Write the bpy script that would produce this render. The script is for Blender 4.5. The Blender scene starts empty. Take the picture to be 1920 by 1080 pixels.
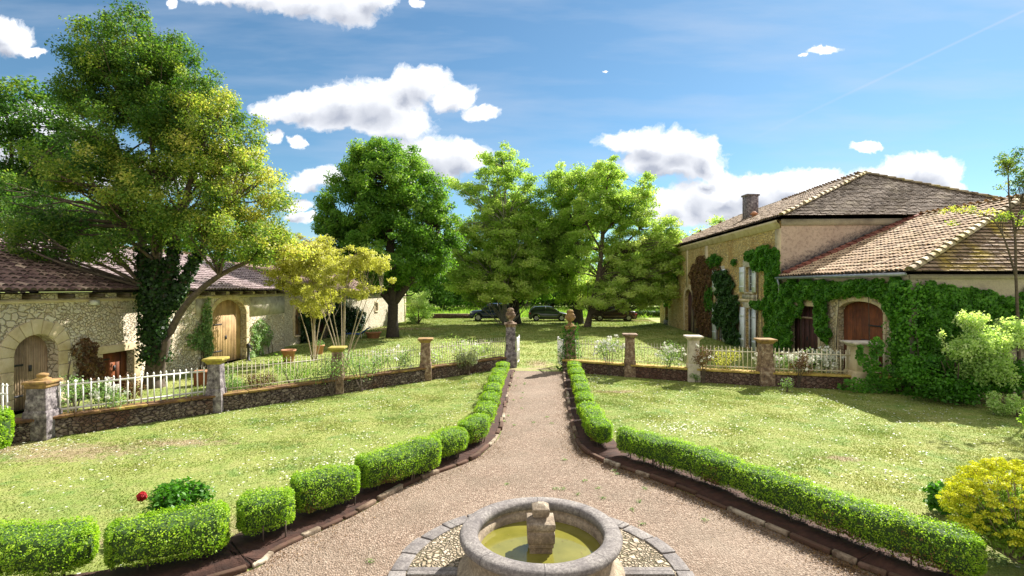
import bpy, math, random
import numpy as np
from mathutils import Vector

# ------------------------------------------------------------ camera, sun, sky, exposure
scene = bpy.context.scene
R = math.radians
H = 3.2                       # eye height
F = 960.0                     # focal length in pixels of a 1920 wide picture
cam_d = bpy.data.cameras.new('camera'); cam = bpy.data.objects.new('camera', cam_d)
scene.collection.objects.link(cam); scene.camera = cam
cam.location = (0, 0, H); cam.rotation_euler = (R(90), 0, 0)
cam_d.sensor_width = 36; cam_d.lens = 18.0; cam_d.clip_start = .05; cam_d.clip_end = 3000
scene.view_settings.view_transform = 'Standard'; scene.view_settings.look = 'None'
scene.view_settings.exposure = 1.3; scene.view_settings.gamma = 1.0
SUN_EL, SUN_AZ = R(42), math.atan2(.67, .74)
sd = bpy.data.lights.new('sun', 'SUN'); sd.energy = 5.0; sd.angle = R(.5); sd.color = (1, .95, .86)
sun = bpy.data.objects.new('sun', sd); scene.collection.objects.link(sun)
sv = Vector((math.sin(SUN_AZ)*math.cos(SUN_EL), math.cos(SUN_AZ)*math.cos(SUN_EL), math.sin(SUN_EL)))
sun.rotation_euler = sv.to_track_quat('Z', 'Y').to_euler(); sun.location = (20, 20, 40)
scene.cycles.max_bounces = 6; scene.cycles.transparent_max_bounces = 4
scene.cycles.use_adaptive_sampling = True
scene.cycles.use_denoising = True

world = bpy.data.worlds.new('World'); scene.world = world; world.use_nodes = True
def build_world():
    nt = world.node_tree; N = nt.nodes; L = nt.links; N.clear()
    out = N.new('ShaderNodeOutputWorld'); bg = N.new('ShaderNodeBackground')
    sky = N.new('ShaderNodeTexSky'); sky.sky_type = 'NISHITA'; sky.sun_disc = False
    sky.sun_elevation = SUN_EL; sky.sun_rotation = SUN_AZ; sky.air_density = 1.0; sky.dust_density = .2; sky.ozone_density = 2.5
    bg.inputs['Strength'].default_value = .066
    # clouds live in direction space: u = x/y, v = z/y on the half of the sky ahead
    tc = N.new('ShaderNodeTexCoord'); sep = N.new('ShaderNodeSeparateXYZ'); L.new(tc.outputs['Generated'], sep.inputs[0])
    def m(op, a, b=None, c=None, clamp=False):
        n = N.new('ShaderNodeMath'); n.operation = op; n.use_clamp = clamp
        for i, q in enumerate((a, b, c)):
            if q is None: continue
            if isinstance(q, (int, float)): n.inputs[i].default_value = q
            else: L.new(q, n.inputs[i])
        return n.outputs[0]
    yy = m('MAXIMUM', sep.outputs['Y'], .08)
    u = m('DIVIDE', sep.outputs['X'], yy); v = m('DIVIDE', sep.outputs['Z'], yy)
    cb = N.new('ShaderNodeCombineXYZ'); L.new(u, cb.inputs[0]); L.new(v, cb.inputs[1])
    def noise(vec, scale, detail, rough=.55, zoff=0.):
        n = N.new('ShaderNodeTexNoise'); n.inputs['Scale'].default_value = scale; n.inputs['Detail'].default_value = detail
        n.inputs['Roughness'].default_value = rough
        if zoff:
            a = N.new('ShaderNodeVectorMath'); a.operation = 'ADD'; a.inputs[1].default_value = (zoff, 0, zoff); L.new(vec, a.inputs[0]); vec = a.outputs[0]
        L.new(vec, n.inputs['Vector']); return n
    blobs = [(535,205,60,22),(575,192,60,26),(640,190,75,36),(700,195,90,48),(765,160,45,34),(795,152,50,34),(850,182,45,28),(905,212,38,14),(740,232,80,28),(650,222,90,22),
             (820,300,70,40),(870,290,54,32),(790,278,60,28),(600,330,45,20),(570,345,40,18),(560,385,30,12),(565,408,25,9),
             (450,-12,130,22),(570,-5,130,32),(640,8,85,42),(690,-6,60,34),(782,4,10,10),(322,6,9,10),
             (15,72,48,30),(0,55,40,22),(60,92,26,9),(40,240,110,55),(110,290,120,60),(250,330,90,40),(430,290,60,24),(515,252,22,12),(563,262,20,14),(395,330,80,30),
             (1170,266,50,22),(1215,268,56,30),(1270,275,54,34),(1318,287,38,32),(1260,305,100,30),(1230,290,60,30),(1330,322,26,16),
             (1265,385,50,32),(1310,375,60,42),(1365,358,56,32),(1420,352,60,30),(1490,346,64,30),(1550,340,55,24),(1400,390,170,40),(1250,405,70,26),
             (1640,335,55,22),(1690,318,50,28),(1735,312,54,31),(1765,328,36,34),(1785,352,26,12),(1720,345,70,24),
             (1545,92,30,8),(1505,99,12,4),(1622,273,32,9),(1138,134,9,2)]
    grp = bpy.data.node_groups.new('cloud_field', 'ShaderNodeTree')
    grp.interface.new_socket('Vector', in_out='INPUT', socket_type='NodeSocketVector')
    grp.interface.new_socket('Value', in_out='OUTPUT', socket_type='NodeSocketFloat')
    gi = grp.nodes.new('NodeGroupInput'); go = grp.nodes.new('NodeGroupOutput'); prev = None
    for (cx, cy, rx, ry) in blobs:
        s = grp.nodes.new('ShaderNodeVectorMath'); s.operation = 'SUBTRACT'; s.inputs[1].default_value = ((cx-960)/F, (540-cy)/F, 0)
        grp.links.new(gi.outputs[0], s.inputs[0])
        k = grp.nodes.new('ShaderNodeVectorMath'); k.operation = 'MULTIPLY'; k.inputs[1].default_value = (F/rx, F/ry, 0); grp.links.new(s.outputs[0], k.inputs[0])
        l = grp.nodes.new('ShaderNodeVectorMath'); l.operation = 'LENGTH'; grp.links.new(k.outputs[0], l.inputs[0])
        if prev is None: prev = l.outputs['Value']
        else:
            mn = grp.nodes.new('ShaderNodeMath'); mn.operation = 'SMOOTH_MIN'; mn.inputs[2].default_value = .22
            grp.links.new(prev, mn.inputs[0]); grp.links.new(l.outputs['Value'], mn.inputs[1]); prev = mn.outputs[0]
    grp.links.new(prev, go.inputs[0])
    def field(vec):
        g = N.new('ShaderNodeGroup'); g.node_tree = grp; L.new(vec, g.inputs[0]); return g.outputs[0]
    # warp the coordinates so that the edges billow
    def warp(vec, scale, amp, detail):
        n = noise(vec, scale, detail, .6)
        s = N.new('ShaderNodeVectorMath'); s.operation = 'SUBTRACT'; s.inputs[1].default_value = (.5, .5, .5); L.new(n.outputs['Color'], s.inputs[0])
        k = N.new('ShaderNodeVectorMath'); k.operation = 'MULTIPLY'; k.inputs[1].default_value = (amp, amp*.8, 0); L.new(s.outputs[0], k.inputs[0])
        a = N.new('ShaderNodeVectorMath'); a.operation = 'ADD'; L.new(vec, a.inputs[0]); L.new(k.outputs[0], a.inputs[1]); return a.outputs[0]
    wv = warp(cb.outputs[0], 11, .055, 6); wv = warp(wv, 38, .03, 5)
    f0 = field(wv)
    dens = m('SUBTRACT', 1.12, f0)
    n1 = noise(wv, 24, 8, .68)
    dens = m('ADD', dens, m('MULTIPLY', m('SUBTRACT', n1.outputs['Fac'], .5), .95))
    alpha = m('SMOOTH_MIN', m('MAXIMUM', m('MULTIPLY', dens, 3.4), 0.), 1., .15, clamp=True)
    sh = N.new('ShaderNodeVectorMath'); sh.operation = 'ADD'; sh.inputs[1].default_value = (.006, .030, 0); L.new(wv, sh.inputs[0])
    f1 = field(sh.outputs[0]); n2 = noise(sh.outputs[0], 13, 2, .5)
    d1 = m('ADD', m('SUBTRACT', .98, f1), m('MULTIPLY', m('SUBTRACT', n2.outputs['Fac'], .5), 1.1))
    dark = m('MULTIPLY', m('MAXIMUM', d1, 0.), 1.05, clamp=True)
    cc = N.new('ShaderNodeMix'); cc.data_type = 'RGBA'; cc.inputs[6].default_value = (7.6, 7.7, 7.9, 1); cc.inputs[7].default_value = (3.1, 3.35, 4.0, 1)
    L.new(dark, cc.inputs[0])
    # thin high streaks and a vapour trail
    st = N.new('ShaderNodeMapping'); st.inputs['Rotation'].default_value = (0, 0, .35); st.inputs['Scale'].default_value = (1.2, 7, 1); L.new(cb.outputs[0], st.inputs[0])
    n3 = noise(st.outputs[0], 1.6, 5, .55); wisp = m('MULTIPLY', m('MAXIMUM', m('SUBTRACT', n3.outputs['Fac'], .44), 0.), 1.2)
    x0, y0, x1, y1 = (1380-960)/F, (540-275)/F, (1920-960)/F, (540-20)/F
    ln = math.hypot(x1-x0, y1-y0); nx, ny = -(y1-y0)/ln, (x1-x0)/ln
    d = m('ADD', m('MULTIPLY', m('SUBTRACT', u, x0), nx), m('MULTIPLY', m('SUBTRACT', v, y0), ny))
    tt = m('DIVIDE', m('ADD', m('MULTIPLY', m('SUBTRACT', u, x0), ny), m('MULTIPLY', m('SUBTRACT', v, y0), -nx)), ln, clamp=True)
    wd = m('ADD', m('MULTIPLY', n3.outputs['Fac'], .002), .0028)
    trail = m('MAXIMUM', m('SUBTRACT', 1., m('DIVIDE', m('ABSOLUTE', d), wd)), 0.)
    trail = m('MULTIPLY', trail, m('MULTIPLY', m('SMOOTH_MIN', m('MULTIPLY', tt, 1.6), 1., .2), .26))
    thin = m('ADD', wisp, trail, clamp=True)
    hues = N.new('ShaderNodeMix'); hues.data_type = 'RGBA'; hues.blend_type = 'MULTIPLY'; hues.inputs[0].default_value = 1.
    L.new(sky.outputs[0], hues.inputs[6]); hues.inputs[7].default_value = (.60, .79, .81, 1)
    m1 = N.new('ShaderNodeMix'); m1.data_type = 'RGBA'; L.new(thin, m1.inputs[0]); L.new(hues.outputs[2], m1.inputs[6]); m1.inputs[7].default_value = (4.6, 5.0, 5.8, 1)
    front = m('GREATER_THAN', sep.outputs['Y'], .1)
    above = m('GREATER_THAN', sep.outputs['Z'], 0.)
    al = m('MULTIPLY', m('MULTIPLY', alpha, front), above)
    m2 = N.new('ShaderNodeMix'); m2.data_type = 'RGBA'; L.new(al, m2.inputs[0]); L.new(m1.outputs[2], m2.inputs[6]); L.new(cc.outputs[2], m2.inputs[7])
    # unseen broken bright cloud, added overhead and behind the photographer as fill light
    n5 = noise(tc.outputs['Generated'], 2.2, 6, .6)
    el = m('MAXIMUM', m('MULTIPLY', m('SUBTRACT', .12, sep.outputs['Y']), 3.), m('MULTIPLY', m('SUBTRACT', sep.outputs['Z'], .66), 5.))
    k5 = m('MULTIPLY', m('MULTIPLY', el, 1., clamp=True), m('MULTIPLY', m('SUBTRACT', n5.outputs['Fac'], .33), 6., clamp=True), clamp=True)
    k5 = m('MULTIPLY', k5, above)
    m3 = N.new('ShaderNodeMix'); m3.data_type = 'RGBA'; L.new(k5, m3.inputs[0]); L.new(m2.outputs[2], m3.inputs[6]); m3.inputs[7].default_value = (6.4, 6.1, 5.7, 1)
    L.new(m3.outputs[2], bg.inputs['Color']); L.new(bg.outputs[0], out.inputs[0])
    world.cycles.sampling_method = 'MANUAL'; world.cycles.sample_map_resolution = 512
build_world()

# ------------------------------------------------------------ helpers
rng = np.random.default_rng(7); random.seed(7)
col = scene.collection
def G(px, py, z=0.):
    Y = (H-z)*F/(py-540); return ((px-960)/F*Y, Y)
def P(px, py, Y): return ((px-960)/F*Y, Y, H-(py-540)/F*Y)

def tag(o, label=None, cat=None, group=None, kind=None):
    if label: o['label'] = label
    if cat: o['category'] = cat
    if group: o['group'] = group
    if kind: o['kind'] = kind
    return o
def empty(name, loc, label, cat, group=None, rz=0):
    o = bpy.data.objects.new(name, None); col.objects.link(o); o.location = loc; o.rotation_euler = (0, 0, rz)
    o.empty_display_size = .2
    return tag(o, label, cat, group)

class MB:
    """collects polygons (world coordinates unless the parent is an Empty), each with a tint and a material slot"""
    def __init__(s): s.V = []; s.n = 0; s.idx = []; s.cnt = []; s.t = []; s.mi = []
    def raw(s, V, Fc, tint=.5, mi=0):
        V = np.asarray(V, dtype=np.float64).reshape(-1, 3)
        if isinstance(Fc, np.ndarray):
            s.idx.append((Fc+s.n).ravel()); s.cnt.append(np.full(len(Fc), Fc.shape[1])); k = len(Fc)
        else:
            s.idx.append(np.array([i+s.n for f in Fc for i in f])); s.cnt.append(np.array([len(f) for f in Fc])); k = len(Fc)
        s.mi.append(np.full(k, mi)); s.t.append(np.broadcast_to(np.asarray(tint, dtype=np.float64), (len(V),)).copy())
        s.V.append(V); s.n += len(V); return s
    def box(s, c, size, rz=0, tint=None, mi=0, taper=1.):
        hx, hy, hz = size[0]/2, size[1]/2, size[2]/2; vs = []
        for z in (-1, 1):
            k = taper if z > 0 else 1.
            for (x, y) in ((-1, -1), (1, -1), (1, 1), (-1, 1)):
                X, Y = x*hx*k, y*hy*k
                vs.append((c[0]+X*math.cos(rz)-Y*math.sin(rz), c[1]+X*math.sin(rz)+Y*math.cos(rz), c[2]+z*hz))
        return s.raw(vs, [(3,2,1,0),(4,5,6,7),(0,1,5,4),(1,2,6,5),(2,3,7,6),(3,0,4,7)], random.random() if tint is None else tint, mi)
    def tube(s, pts, rad, sides=6, tint=.5, mi=0, cap=True):
        pts = [Vector(p) for p in pts]; n = len(pts); rings = []
        if not hasattr(rad, '__len__'): rad = [rad]*n
        up = Vector((0, 0, 1))
        for i, p in enumerate(pts):
            d = (pts[min(i+1, n-1)]-pts[max(i-1, 0)]).normalized()
            a = d.cross(up if abs(d.z) < .9 else Vector((1, 0, 0))).normalized(); b = d.cross(a)
            for k in range(sides):
                t = 2*math.pi*k/sides; rings.append(p+(a*math.cos(t)+b*math.sin(t))*rad[i])
        fs = [(i*sides+k, i*sides+(k+1) % sides, (i+1)*sides+(k+1) % sides, (i+1)*sides+k) for i in range(n-1) for k in range(sides)]
        if cap: fs += [tuple(range(sides))[::-1], tuple((n-1)*sides+k for k in range(sides))]
        return s.raw([tuple(v) for v in rings], fs, tint, mi)
    def lathe(s, c, prof, sides=24, tint=.5, mi=0, wob=0.):
        vs = []
        for (r, z) in prof:
            for k in range(sides):
                t = 2*math.pi*k/sides; q = r*(1+wob*math.sin(3*t+z*9)+wob*random.uniform(-.5, .5)); vs.append((c[0]+q*math.cos(t), c[1]+q*math.sin(t), c[2]+z))
        n = len(prof)
        fs = [(i*sides+k, i*sides+(k+1) % sides, (i+1)*sides+(k+1) % sides, (i+1)*sides+k) for i in range(n-1) for k in range(sides)]
        return s.raw(vs, fs, tint, mi)
    def sqlathe(s, c, prof, rz=0., tint=.5, mi=0):
        """square section profile (half width, z)"""
        vs = []
        for (r, z) in prof:
            for k in range(4):
                t = rz+math.pi/4+k*math.pi/2; vs.append((c[0]+r*1.4142*math.cos(t), c[1]+r*1.4142*math.sin(t), c[2]+z))
        n = len(prof)
        fs = [(i*4+k, i*4+(k+1) % 4, (i+1)*4+(k+1) % 4, (i+1)*4+k) for i in range(n-1) for k in range(4)]+[(3, 2, 1, 0), tuple((n-1)*4+k for k in range(4))]
        return s.raw(vs, fs, tint, mi)
    def prism(s, poly, z0, z1, tint=.5, mi=0):
        n = len(poly); vs = [(x, y, z0) for x, y in poly]+[(x, y, z1) for x, y in poly]
        return s.raw(vs, [tuple(range(n))[::-1], tuple(range(n, 2*n))]+[(i, (i+1) % n, n+(i+1) % n, n+i) for i in range(n)], tint, mi)
    def build(s, name, mats, parent=None, smooth=False, offset=(0, 0, 0), bevel=0., disp=0.):
        me = bpy.data.meshes.new(name)
        V = np.concatenate(s.V)-np.array(offset); idx = np.concatenate(s.idx).astype(np.int32); cnt = np.concatenate(s.cnt).astype(np.int32)
        me.vertices.add(len(V)); me.vertices.foreach_set('co', V.ravel().astype(np.float32))
        me.loops.add(len(idx)); me.loops.foreach_set('vertex_index', idx)
        me.polygons.add(len(cnt)); me.polygons.foreach_set('loop_start', np.concatenate(([0], np.cumsum(cnt)[:-1])).astype(np.int32))
        if not isinstance(mats, (list, tuple)): mats = [mats]
        for m_ in mats: me.materials.append(m_)
        me.polygons.foreach_set('material_index', np.concatenate(s.mi).astype(np.int32))
        if smooth: me.polygons.foreach_set('use_smooth', np.ones(len(cnt), bool))
        me.update(calc_edges=True)
        at = me.attributes.new('tint', 'FLOAT', 'POINT'); at.data.foreach_set('value', np.concatenate(s.t).astype(np.float32))
        o = bpy.data.objects.new(name, me); col.objects.link(o)
        if parent: o.parent = parent
        if bevel:
            b = o.modifiers.new('bevel', 'BEVEL'); b.width = bevel; b.segments = 2; b.limit_method = 'ANGLE'
        return o
def part(mb, name, mats, parent, **k): return mb.build(name, mats, parent, offset=tuple(parent.location), **k)

def leaf_np(C, size, bias=None, spread=.9, aspect=.55):
    """one folded diamond leaf at every point; returns verts (N*4,3), quads (N,4)"""
    n = len(C); size = np.broadcast_to(size, (n,))[:, None]
    r = rng.normal(size=(n, 3)); r /= np.linalg.norm(r, axis=1)[:, None]
    nn = r if bias is None else bias+r*spread
    nn = nn/np.maximum(np.linalg.norm(nn, axis=1)[:, None], 1e-6)
    q = rng.normal(size=(n, 3)); a = np.cross(nn, q); a /= np.maximum(np.linalg.norm(a, axis=1)[:, None], 1e-6); b = np.cross(nn, a)
    V = np.stack([C-a*size*.5, C+b*size*.5*aspect+nn*size*.12, C+a*size*.5, C-b*size*.5*aspect+nn*size*.12], axis=1).reshape(-1, 3)
    return V, np.arange(n*4).reshape(n, 4)
def add_leaves(mb, C, size, tint, bias=None, spread=.9, aspect=.55, mi=0):
    C = np.asarray(C); size = size*rng.uniform(.65, 1.3, len(C))
    V, Q = leaf_np(C, size, bias, spread, aspect); mb.raw(V, Q, np.repeat(np.clip(tint, 0, 1), 4), mi)

# ------------------------------------------------------------ materials
def nodes(name):
    m = bpy.data.materials.new(name); m.use_nodes = True; nt = m.node_tree
    return m, nt, nt.nodes, nt.links, nt.nodes['Principled BSDF']
def setramp(r, stops):
    e = r.color_ramp.elements
    while len(e) > 1: e.remove(e[-1])
    e[0].position = stops[0][0]; e[0].color = (*stops[0][1], 1)
    for p, c in stops[1:]:
        q = e.new(p); q.color = (*c, 1)
def rampn(N, L, fac, stops):
    r = N.new('ShaderNodeValToRGB'); setramp(r, stops); L.new(fac, r.inputs[0]); return r.outputs[0]
def mix(N, L, fac, a, b, mode='MIX'):
    n = N.new('ShaderNodeMix'); n.data_type = 'RGBA'; n.blend_type = mode
    for i, q in ((0, fac), (6, a), (7, b)):
        if isinstance(q, (int, float)): n.inputs[i].default_value = q
        elif isinstance(q, tuple): n.inputs[i].default_value = (*q, 1)
        else: L.new(q, n.inputs[i])
    return n.outputs[2]
def mth(N, L, op, a, b=None, clamp=False):
    n = N.new('ShaderNodeMath'); n.operation = op; n.use_clamp = clamp
    for i, q in enumerate((a, b)):
        if q is None: continue
        if isinstance(q, (int, float)): n.inputs[i].default_value = q
        else: L.new(q, n.inputs[i])
    return n.outputs[0]
def geo(N): return N.new('ShaderNodeNewGeometry').outputs['Position']
def nz(N, L, vec, scale, detail=4, rough=.55):
    n = N.new('ShaderNodeTexNoise'); n.inputs['Scale'].default_value = scale; n.inputs['Detail'].default_value = detail; n.inputs['Roughness'].default_value = rough
    L.new(vec, n.inputs['Vector']); return n
def bump(N, L, b, h, strength, dist=.02):
    n = N.new('ShaderNodeBump'); n.inputs['Strength'].default_value = strength; n.inputs['Distance'].default_value = dist
    L.new(h, n.inputs['Height']); L.new(n.outputs[0], b.inputs['Normal'])
def attr(N, name='tint'):
    a = N.new('ShaderNodeAttribute'); a.attribute_name = name; return a.outputs['Fac']

def leafmat(name, stops, trans=.45, rough=.55, tboost=(1.15, 1.25, .55)):
    m, nt, N, L, b = nodes(name)
    c = rampn(N, L, attr(N), stops); b.inputs['Roughness'].default_value = rough
    b.inputs['Specular IOR Level'].default_value = .35
    L.new(c, b.inputs['Base Color'])
    t = N.new('ShaderNodeBsdfTranslucent'); L.new(mix(N, L, 1., c, tboost, 'MULTIPLY'), t.inputs['Color'])
    mx = N.new('ShaderNodeMixShader'); mx.inputs[0].default_value = trans
    L.new(b.outputs[0], mx.inputs[1]); L.new(t.outputs[0], mx.inputs[2]); L.new(mx.outputs[0], N['Material Output'].inputs['Surface'])
    return m
def plain(name, c, rough=.6, metal=0., var=.25, scale=6, bmp=.3, coat=0.):
    m, nt, N, L, b = nodes(name); g = geo(N); n = nz(N, L, g, scale, 5)
    d = tuple(x*(1-var) for x in c); l = tuple(min(1, x*(1+var)) for x in c)
    L.new(rampn(N, L, n.outputs['Fac'], [(.3, d), (.7, l)]), b.inputs['Base Color']); b.inputs['Roughness'].default_value = rough; b.inputs['Metallic'].default_value = metal
    b.inputs['Coat Weight'].default_value = coat
    if bmp: bump(N, L, b, nz(N, L, g, scale*6, 4).outputs['Fac'], bmp, .01)
    return m
def rubble(name, stops, joint, scale=3.4, jw=.05, stain=(.12, .10, .08), stain_amt=.5, zstretch=1.5, bstr=.8):
    m, nt, N, L, b = nodes(name); g = geo(N)
    w = nz(N, L, g, 2.6, 3); ad = N.new('ShaderNodeVectorMath'); ad.operation = 'MULTIPLY_ADD'; ad.inputs[1].default_value = (.22, .22, .22)
    L.new(w.outputs['Color'], ad.inputs[0]); L.new(g, ad.inputs[2])
    mp = N.new('ShaderNodeMapping'); mp.inputs['Scale'].default_value = (1, 1, zstretch); L.new(ad.outputs[0], mp.inputs[0])
    pm = rampn(N, L, nz(N, L, g, 1.5, 3).outputs['Fac'], [(.47, (0, 0, 0)), (.49, (1, 1, 1))]); cs = []; es = []
    for q in (1., 1.75):
        v = N.new('ShaderNodeTexVoronoi'); v.inputs['Scale'].default_value = scale*q; L.new(mp.outputs[0], v.inputs['Vector'])
        e = N.new('ShaderNodeTexVoronoi'); e.feature = 'DISTANCE_TO_EDGE'; e.inputs['Scale'].default_value = scale*q; L.new(mp.outputs[0], e.inputs['Vector'])
        sp = N.new('ShaderNodeSeparateColor'); L.new(v.outputs['Color'], sp.inputs[0]); cs.append(sp.outputs[0]); es.append(mth(N, L, 'DIVIDE', e.outputs['Distance'], 1.)) 
    class e: outputs = {'Distance': mix(N, L, pm, es[0], es[1])}
    c = rampn(N, L, mix(N, L, pm, cs[0], cs[1]), stops)
    n2 = nz(N, L, g, 14, 6, .65); c = mix(N, L, rampn(N, L, n2.outputs['Fac'], [(.35, (0, 0, 0)), (.7, (.5, .5, .5))]), c, tuple(min(1, x*1.5) for x in stops[-1][1]))
    n3 = nz(N, L, g, .7, 5, .6); st = mth(N, L, 'MULTIPLY', rampn(N, L, n3.outputs['Fac'], [(.5, (0, 0, 0)), (.66, (1, 1, 1))]), stain_amt)
    c = mix(N, L, st, c, stain)
    k = rampn(N, L, e.outputs['Distance'], [(jw*.4, (0, 0, 0)), (jw*1.6, (1, 1, 1))])
    c = mix(N, L, k, joint, c); L.new(c, b.inputs['Base Color']); b.inputs['Roughness'].default_value = .9
    hgt = mth(N, L, 'ADD', rampn(N, L, e.outputs['Distance'], [(0, (0, 0, 0)), (jw*3, (1, 1, 1))]), mth(N, L, 'MULTIPLY', n2.outputs['Fac'], .6))
    bump(N, L, b, hgt, bstr, .035); return m
def render_mat(name, base, light, dark, patch=.5, scale=1.1):
    m, nt, N, L, b = nodes(name); g = geo(N); n1 = nz(N, L, g, scale, 6, .6); n2 = nz(N, L, g, 22, 5, .7)
    c = rampn(N, L, n1.outputs['Fac'], [(.3, dark), (.5, base), (.72, light)])
    c = mix(N, L, rampn(N, L, n2.outputs['Fac'], [(.45, (0, 0, 0)), (.75, (patch, patch, patch))]), c, dark)
    L.new(c, b.inputs['Base Color']); b.inputs['Roughness'].default_value = .92; bump(N, L, b, n2.outputs['Fac'], .5, .02); return m
def wood(name, a, bb, axis='Z', rough=.7):
    m, nt, N, L, b = nodes(name); g = geo(N); mp = N.new('ShaderNodeMapping')
    mp.inputs['Scale'].default_value = (9, 9, .7) if axis == 'Z' else (.7, 9, 9); L.new(g, mp.inputs[0])
    n = nz(N, L, mp.outputs[0], 3, 6, .6); c = rampn(N, L, n.outputs['Fac'], [(.28, a), (.72, bb)])
    c = mix(N, L, mth(N, L, 'MULTIPLY', attr(N), .45), c, tuple(min(1, x*1.7) for x in bb))
    L.new(c, b.inputs['Base Color']); b.inputs['Roughness'].default_value = rough; n4 = nz(N, L, g, 1.6, 5, .65); c = mix(N, L, rampn(N, L, n4.outputs['Fac'], [(.42, (0, 0, 0)), (.7, (.7, .7, .7))]), c, tuple(x*.55 for x in a)); L.new(c, b.inputs['Base Color'])
    bump(N, L, b, n.outputs['Fac'], .4, .01); return m
def tilemat(name, stops, moss=(.30, .24, .03), moss_amt=.5, dark=(.05, .04, .035)):
    m, nt, N, L, b = nodes(name); g = geo(N); c = rampn(N, L, attr(N), stops)
    n1 = nz(N, L, g, 9, 5, .65); c = mix(N, L, rampn(N, L, n1.outputs['Fac'], [(.45, (0, 0, 0)), (.75, (.7, .7, .7))]), c, dark)
    n2 = nz(N, L, g, .9, 5, .6); k = mth(N, L, 'MULTIPLY', rampn(N, L, n2.outputs['Fac'], [(.53, (0, 0, 0)), (.68, (1, 1, 1))]), moss_amt)
    c = mix(N, L, k, c, moss); L.new(c, b.inputs['Base Color']); b.inputs['Roughness'].default_value = .88
    bump(N, L, b, nz(N, L, g, 40, 3).outputs['Fac'], .4, .01); return m

M = {}
M['barn_stone'] = rubble('barn_stone', [(0, (.52, .41, .26)), (.35, (.66, .55, .38)), (.7, (.72, .64, .49)), (1, (.56, .50, .42))], (.36, .27, .16), 5.2, .035, (.30, .26, .22), .3, 1.3, 1.)
M['barn_stone_fine'] = rubble('barn_stone_fine', [(0, (.46, .37, .24)), (.5, (.66, .57, .41)), (1, (.72, .66, .52))], (.36, .30, .21), 8.5, .05, (.2, .17, .13), .35)
M['house_stone'] = rubble('house_stone', [(0, (.38, .24, .07)), (.4, (.55, .38, .13)), (1, (.60, .47, .24))], (.26, .19, .10), 3.2, .05, (.40, .20, .04), .55, 1.9)
M['wing_stone'] = rubble('wing_stone', [(0, (.34, .24, .12)), (.5, (.48, .38, .22)), (1, (.55, .48, .36))], (.25, .2, .12), 4.5, .06, (.30, .17, .05), .5)
M['wing_render'] = render_mat('wing_render', (.42, .36, .28), (.52, .45, .34), (.22, .18, .15), .6)
M['cream_stone'] = render_mat('cream_stone', (.60, .49, .31), (.68, .58, .41), (.42, .32, .18), .35, 2.)
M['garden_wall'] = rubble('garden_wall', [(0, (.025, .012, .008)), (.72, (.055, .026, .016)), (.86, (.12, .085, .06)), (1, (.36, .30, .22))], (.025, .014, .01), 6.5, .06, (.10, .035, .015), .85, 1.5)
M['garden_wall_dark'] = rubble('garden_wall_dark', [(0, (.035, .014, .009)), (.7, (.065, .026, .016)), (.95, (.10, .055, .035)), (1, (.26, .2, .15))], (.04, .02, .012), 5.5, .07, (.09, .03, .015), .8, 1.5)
M['coping'] = render_mat('coping', (.19, .10, .04), (.42, .31, .07), (.07, .035, .02), .6, 3)
M['coping_yellow'] = render_mat('coping_yellow', (.44, .32, .07), (.60, .47, .16), (.22, .13, .04), .4, 2.5)
M['lichen_stone'] = render_mat('lichen_stone', (.24, .155, .10), (.50, .40, .30), (.05, .03, .025), .9, 8)
M['grey_stone'] = render_mat('grey_stone', (.20, .17, .18), (.46, .42, .42), (.035, .03, .035), .95, 8)
M['orange_lichen'] = render_mat('orange_lichen', (.30, .18, .07), (.44, .30, .09), (.12, .07, .04), .7, 5)
M['yellow_lichen'] = render_mat('yellow_lichen', (.36, .30, .05), (.50, .44, .12), (.18, .12, .05), .5, 6)
M['pale_stone'] = render_mat('pale_stone', (.55, .49, .40), (.68, .62, .52), (.30, .25, .20), .5, 3.5)
M['white_paint'] = plain('white_paint', (.72, .70, .66), .5, var=.12, scale=10)
M['cream_paint'] = plain('cream_paint', (.66, .60, .44), .5, var=.15, scale=10)
M['rust_iron'] = plain('rust_iron', (.26, .19, .13), .7, .2, var=.4, scale=14)
M['pale_iron'] = plain('pale_iron', (.55, .49, .38), .6, var=.25, scale=14)
M['old_iron'] = plain('old_iron', (.05, .05, .055), .6, .5)
M['zinc'] = plain('zinc', (.30, .33, .36), .45, .6)
M['door_pale'] = wood('door_pale', (.30, .17, .07), (.52, .35, .17))
M['door_grey'] = wood('door_grey', (.19, .12, .07), (.38, .27, .17))
M['door_red'] = wood('door_red', (.09, .022, .006), (.24, .07, .02))
M['door_dark'] = wood('door_dark', (.04, .015, .015), (.09, .03, .03))
M['beam'] = wood('beam', (.05, .035, .025), (.14, .10, .07), 'X')
M['shutter'] = plain('shutter', (.74, .78, .82), .5, var=.08)
M['glass'] = plain('glass', (.03, .035, .04), .08, var=.2, bmp=0)
M['tile_wing'] = tilemat('tile_wing', [(0, (.20, .12, .07)), (.3, (.42, .28, .17)), (.7, (.56, .40, .25)), (1, (.64, .50, .33))], (.34, .25, .05), .25)
M['tile_wing_moss'] = tilemat('tile_wing_moss', [(0, (.16, .10, .07)), (.5, (.34, .23, .14)), (1, (.46, .34, .22))], (.48, .35, .02), .8)
M['tile_house'] = tilemat('tile_house', [(0, (.14, .095, .06)), (.5, (.32, .22, .14)), (1, (.43, .32, .22))], (.26, .22, .06), .4)
M['tile_house_end'] = tilemat('tile_house_end', [(0, (.15, .11, .085)), (.5, (.31, .235, .18)), (1, (.43, .34, .27))], (.30, .25, .06), .25)
M['tile_barn'] = tilemat('tile_barn', [(0, (.09, .045, .04)), (.4, (.20, .12, .10)), (.8, (.36, .25, .19)), (1, (.54, .41, .30))], (.2, .15, .06), .25)
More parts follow.
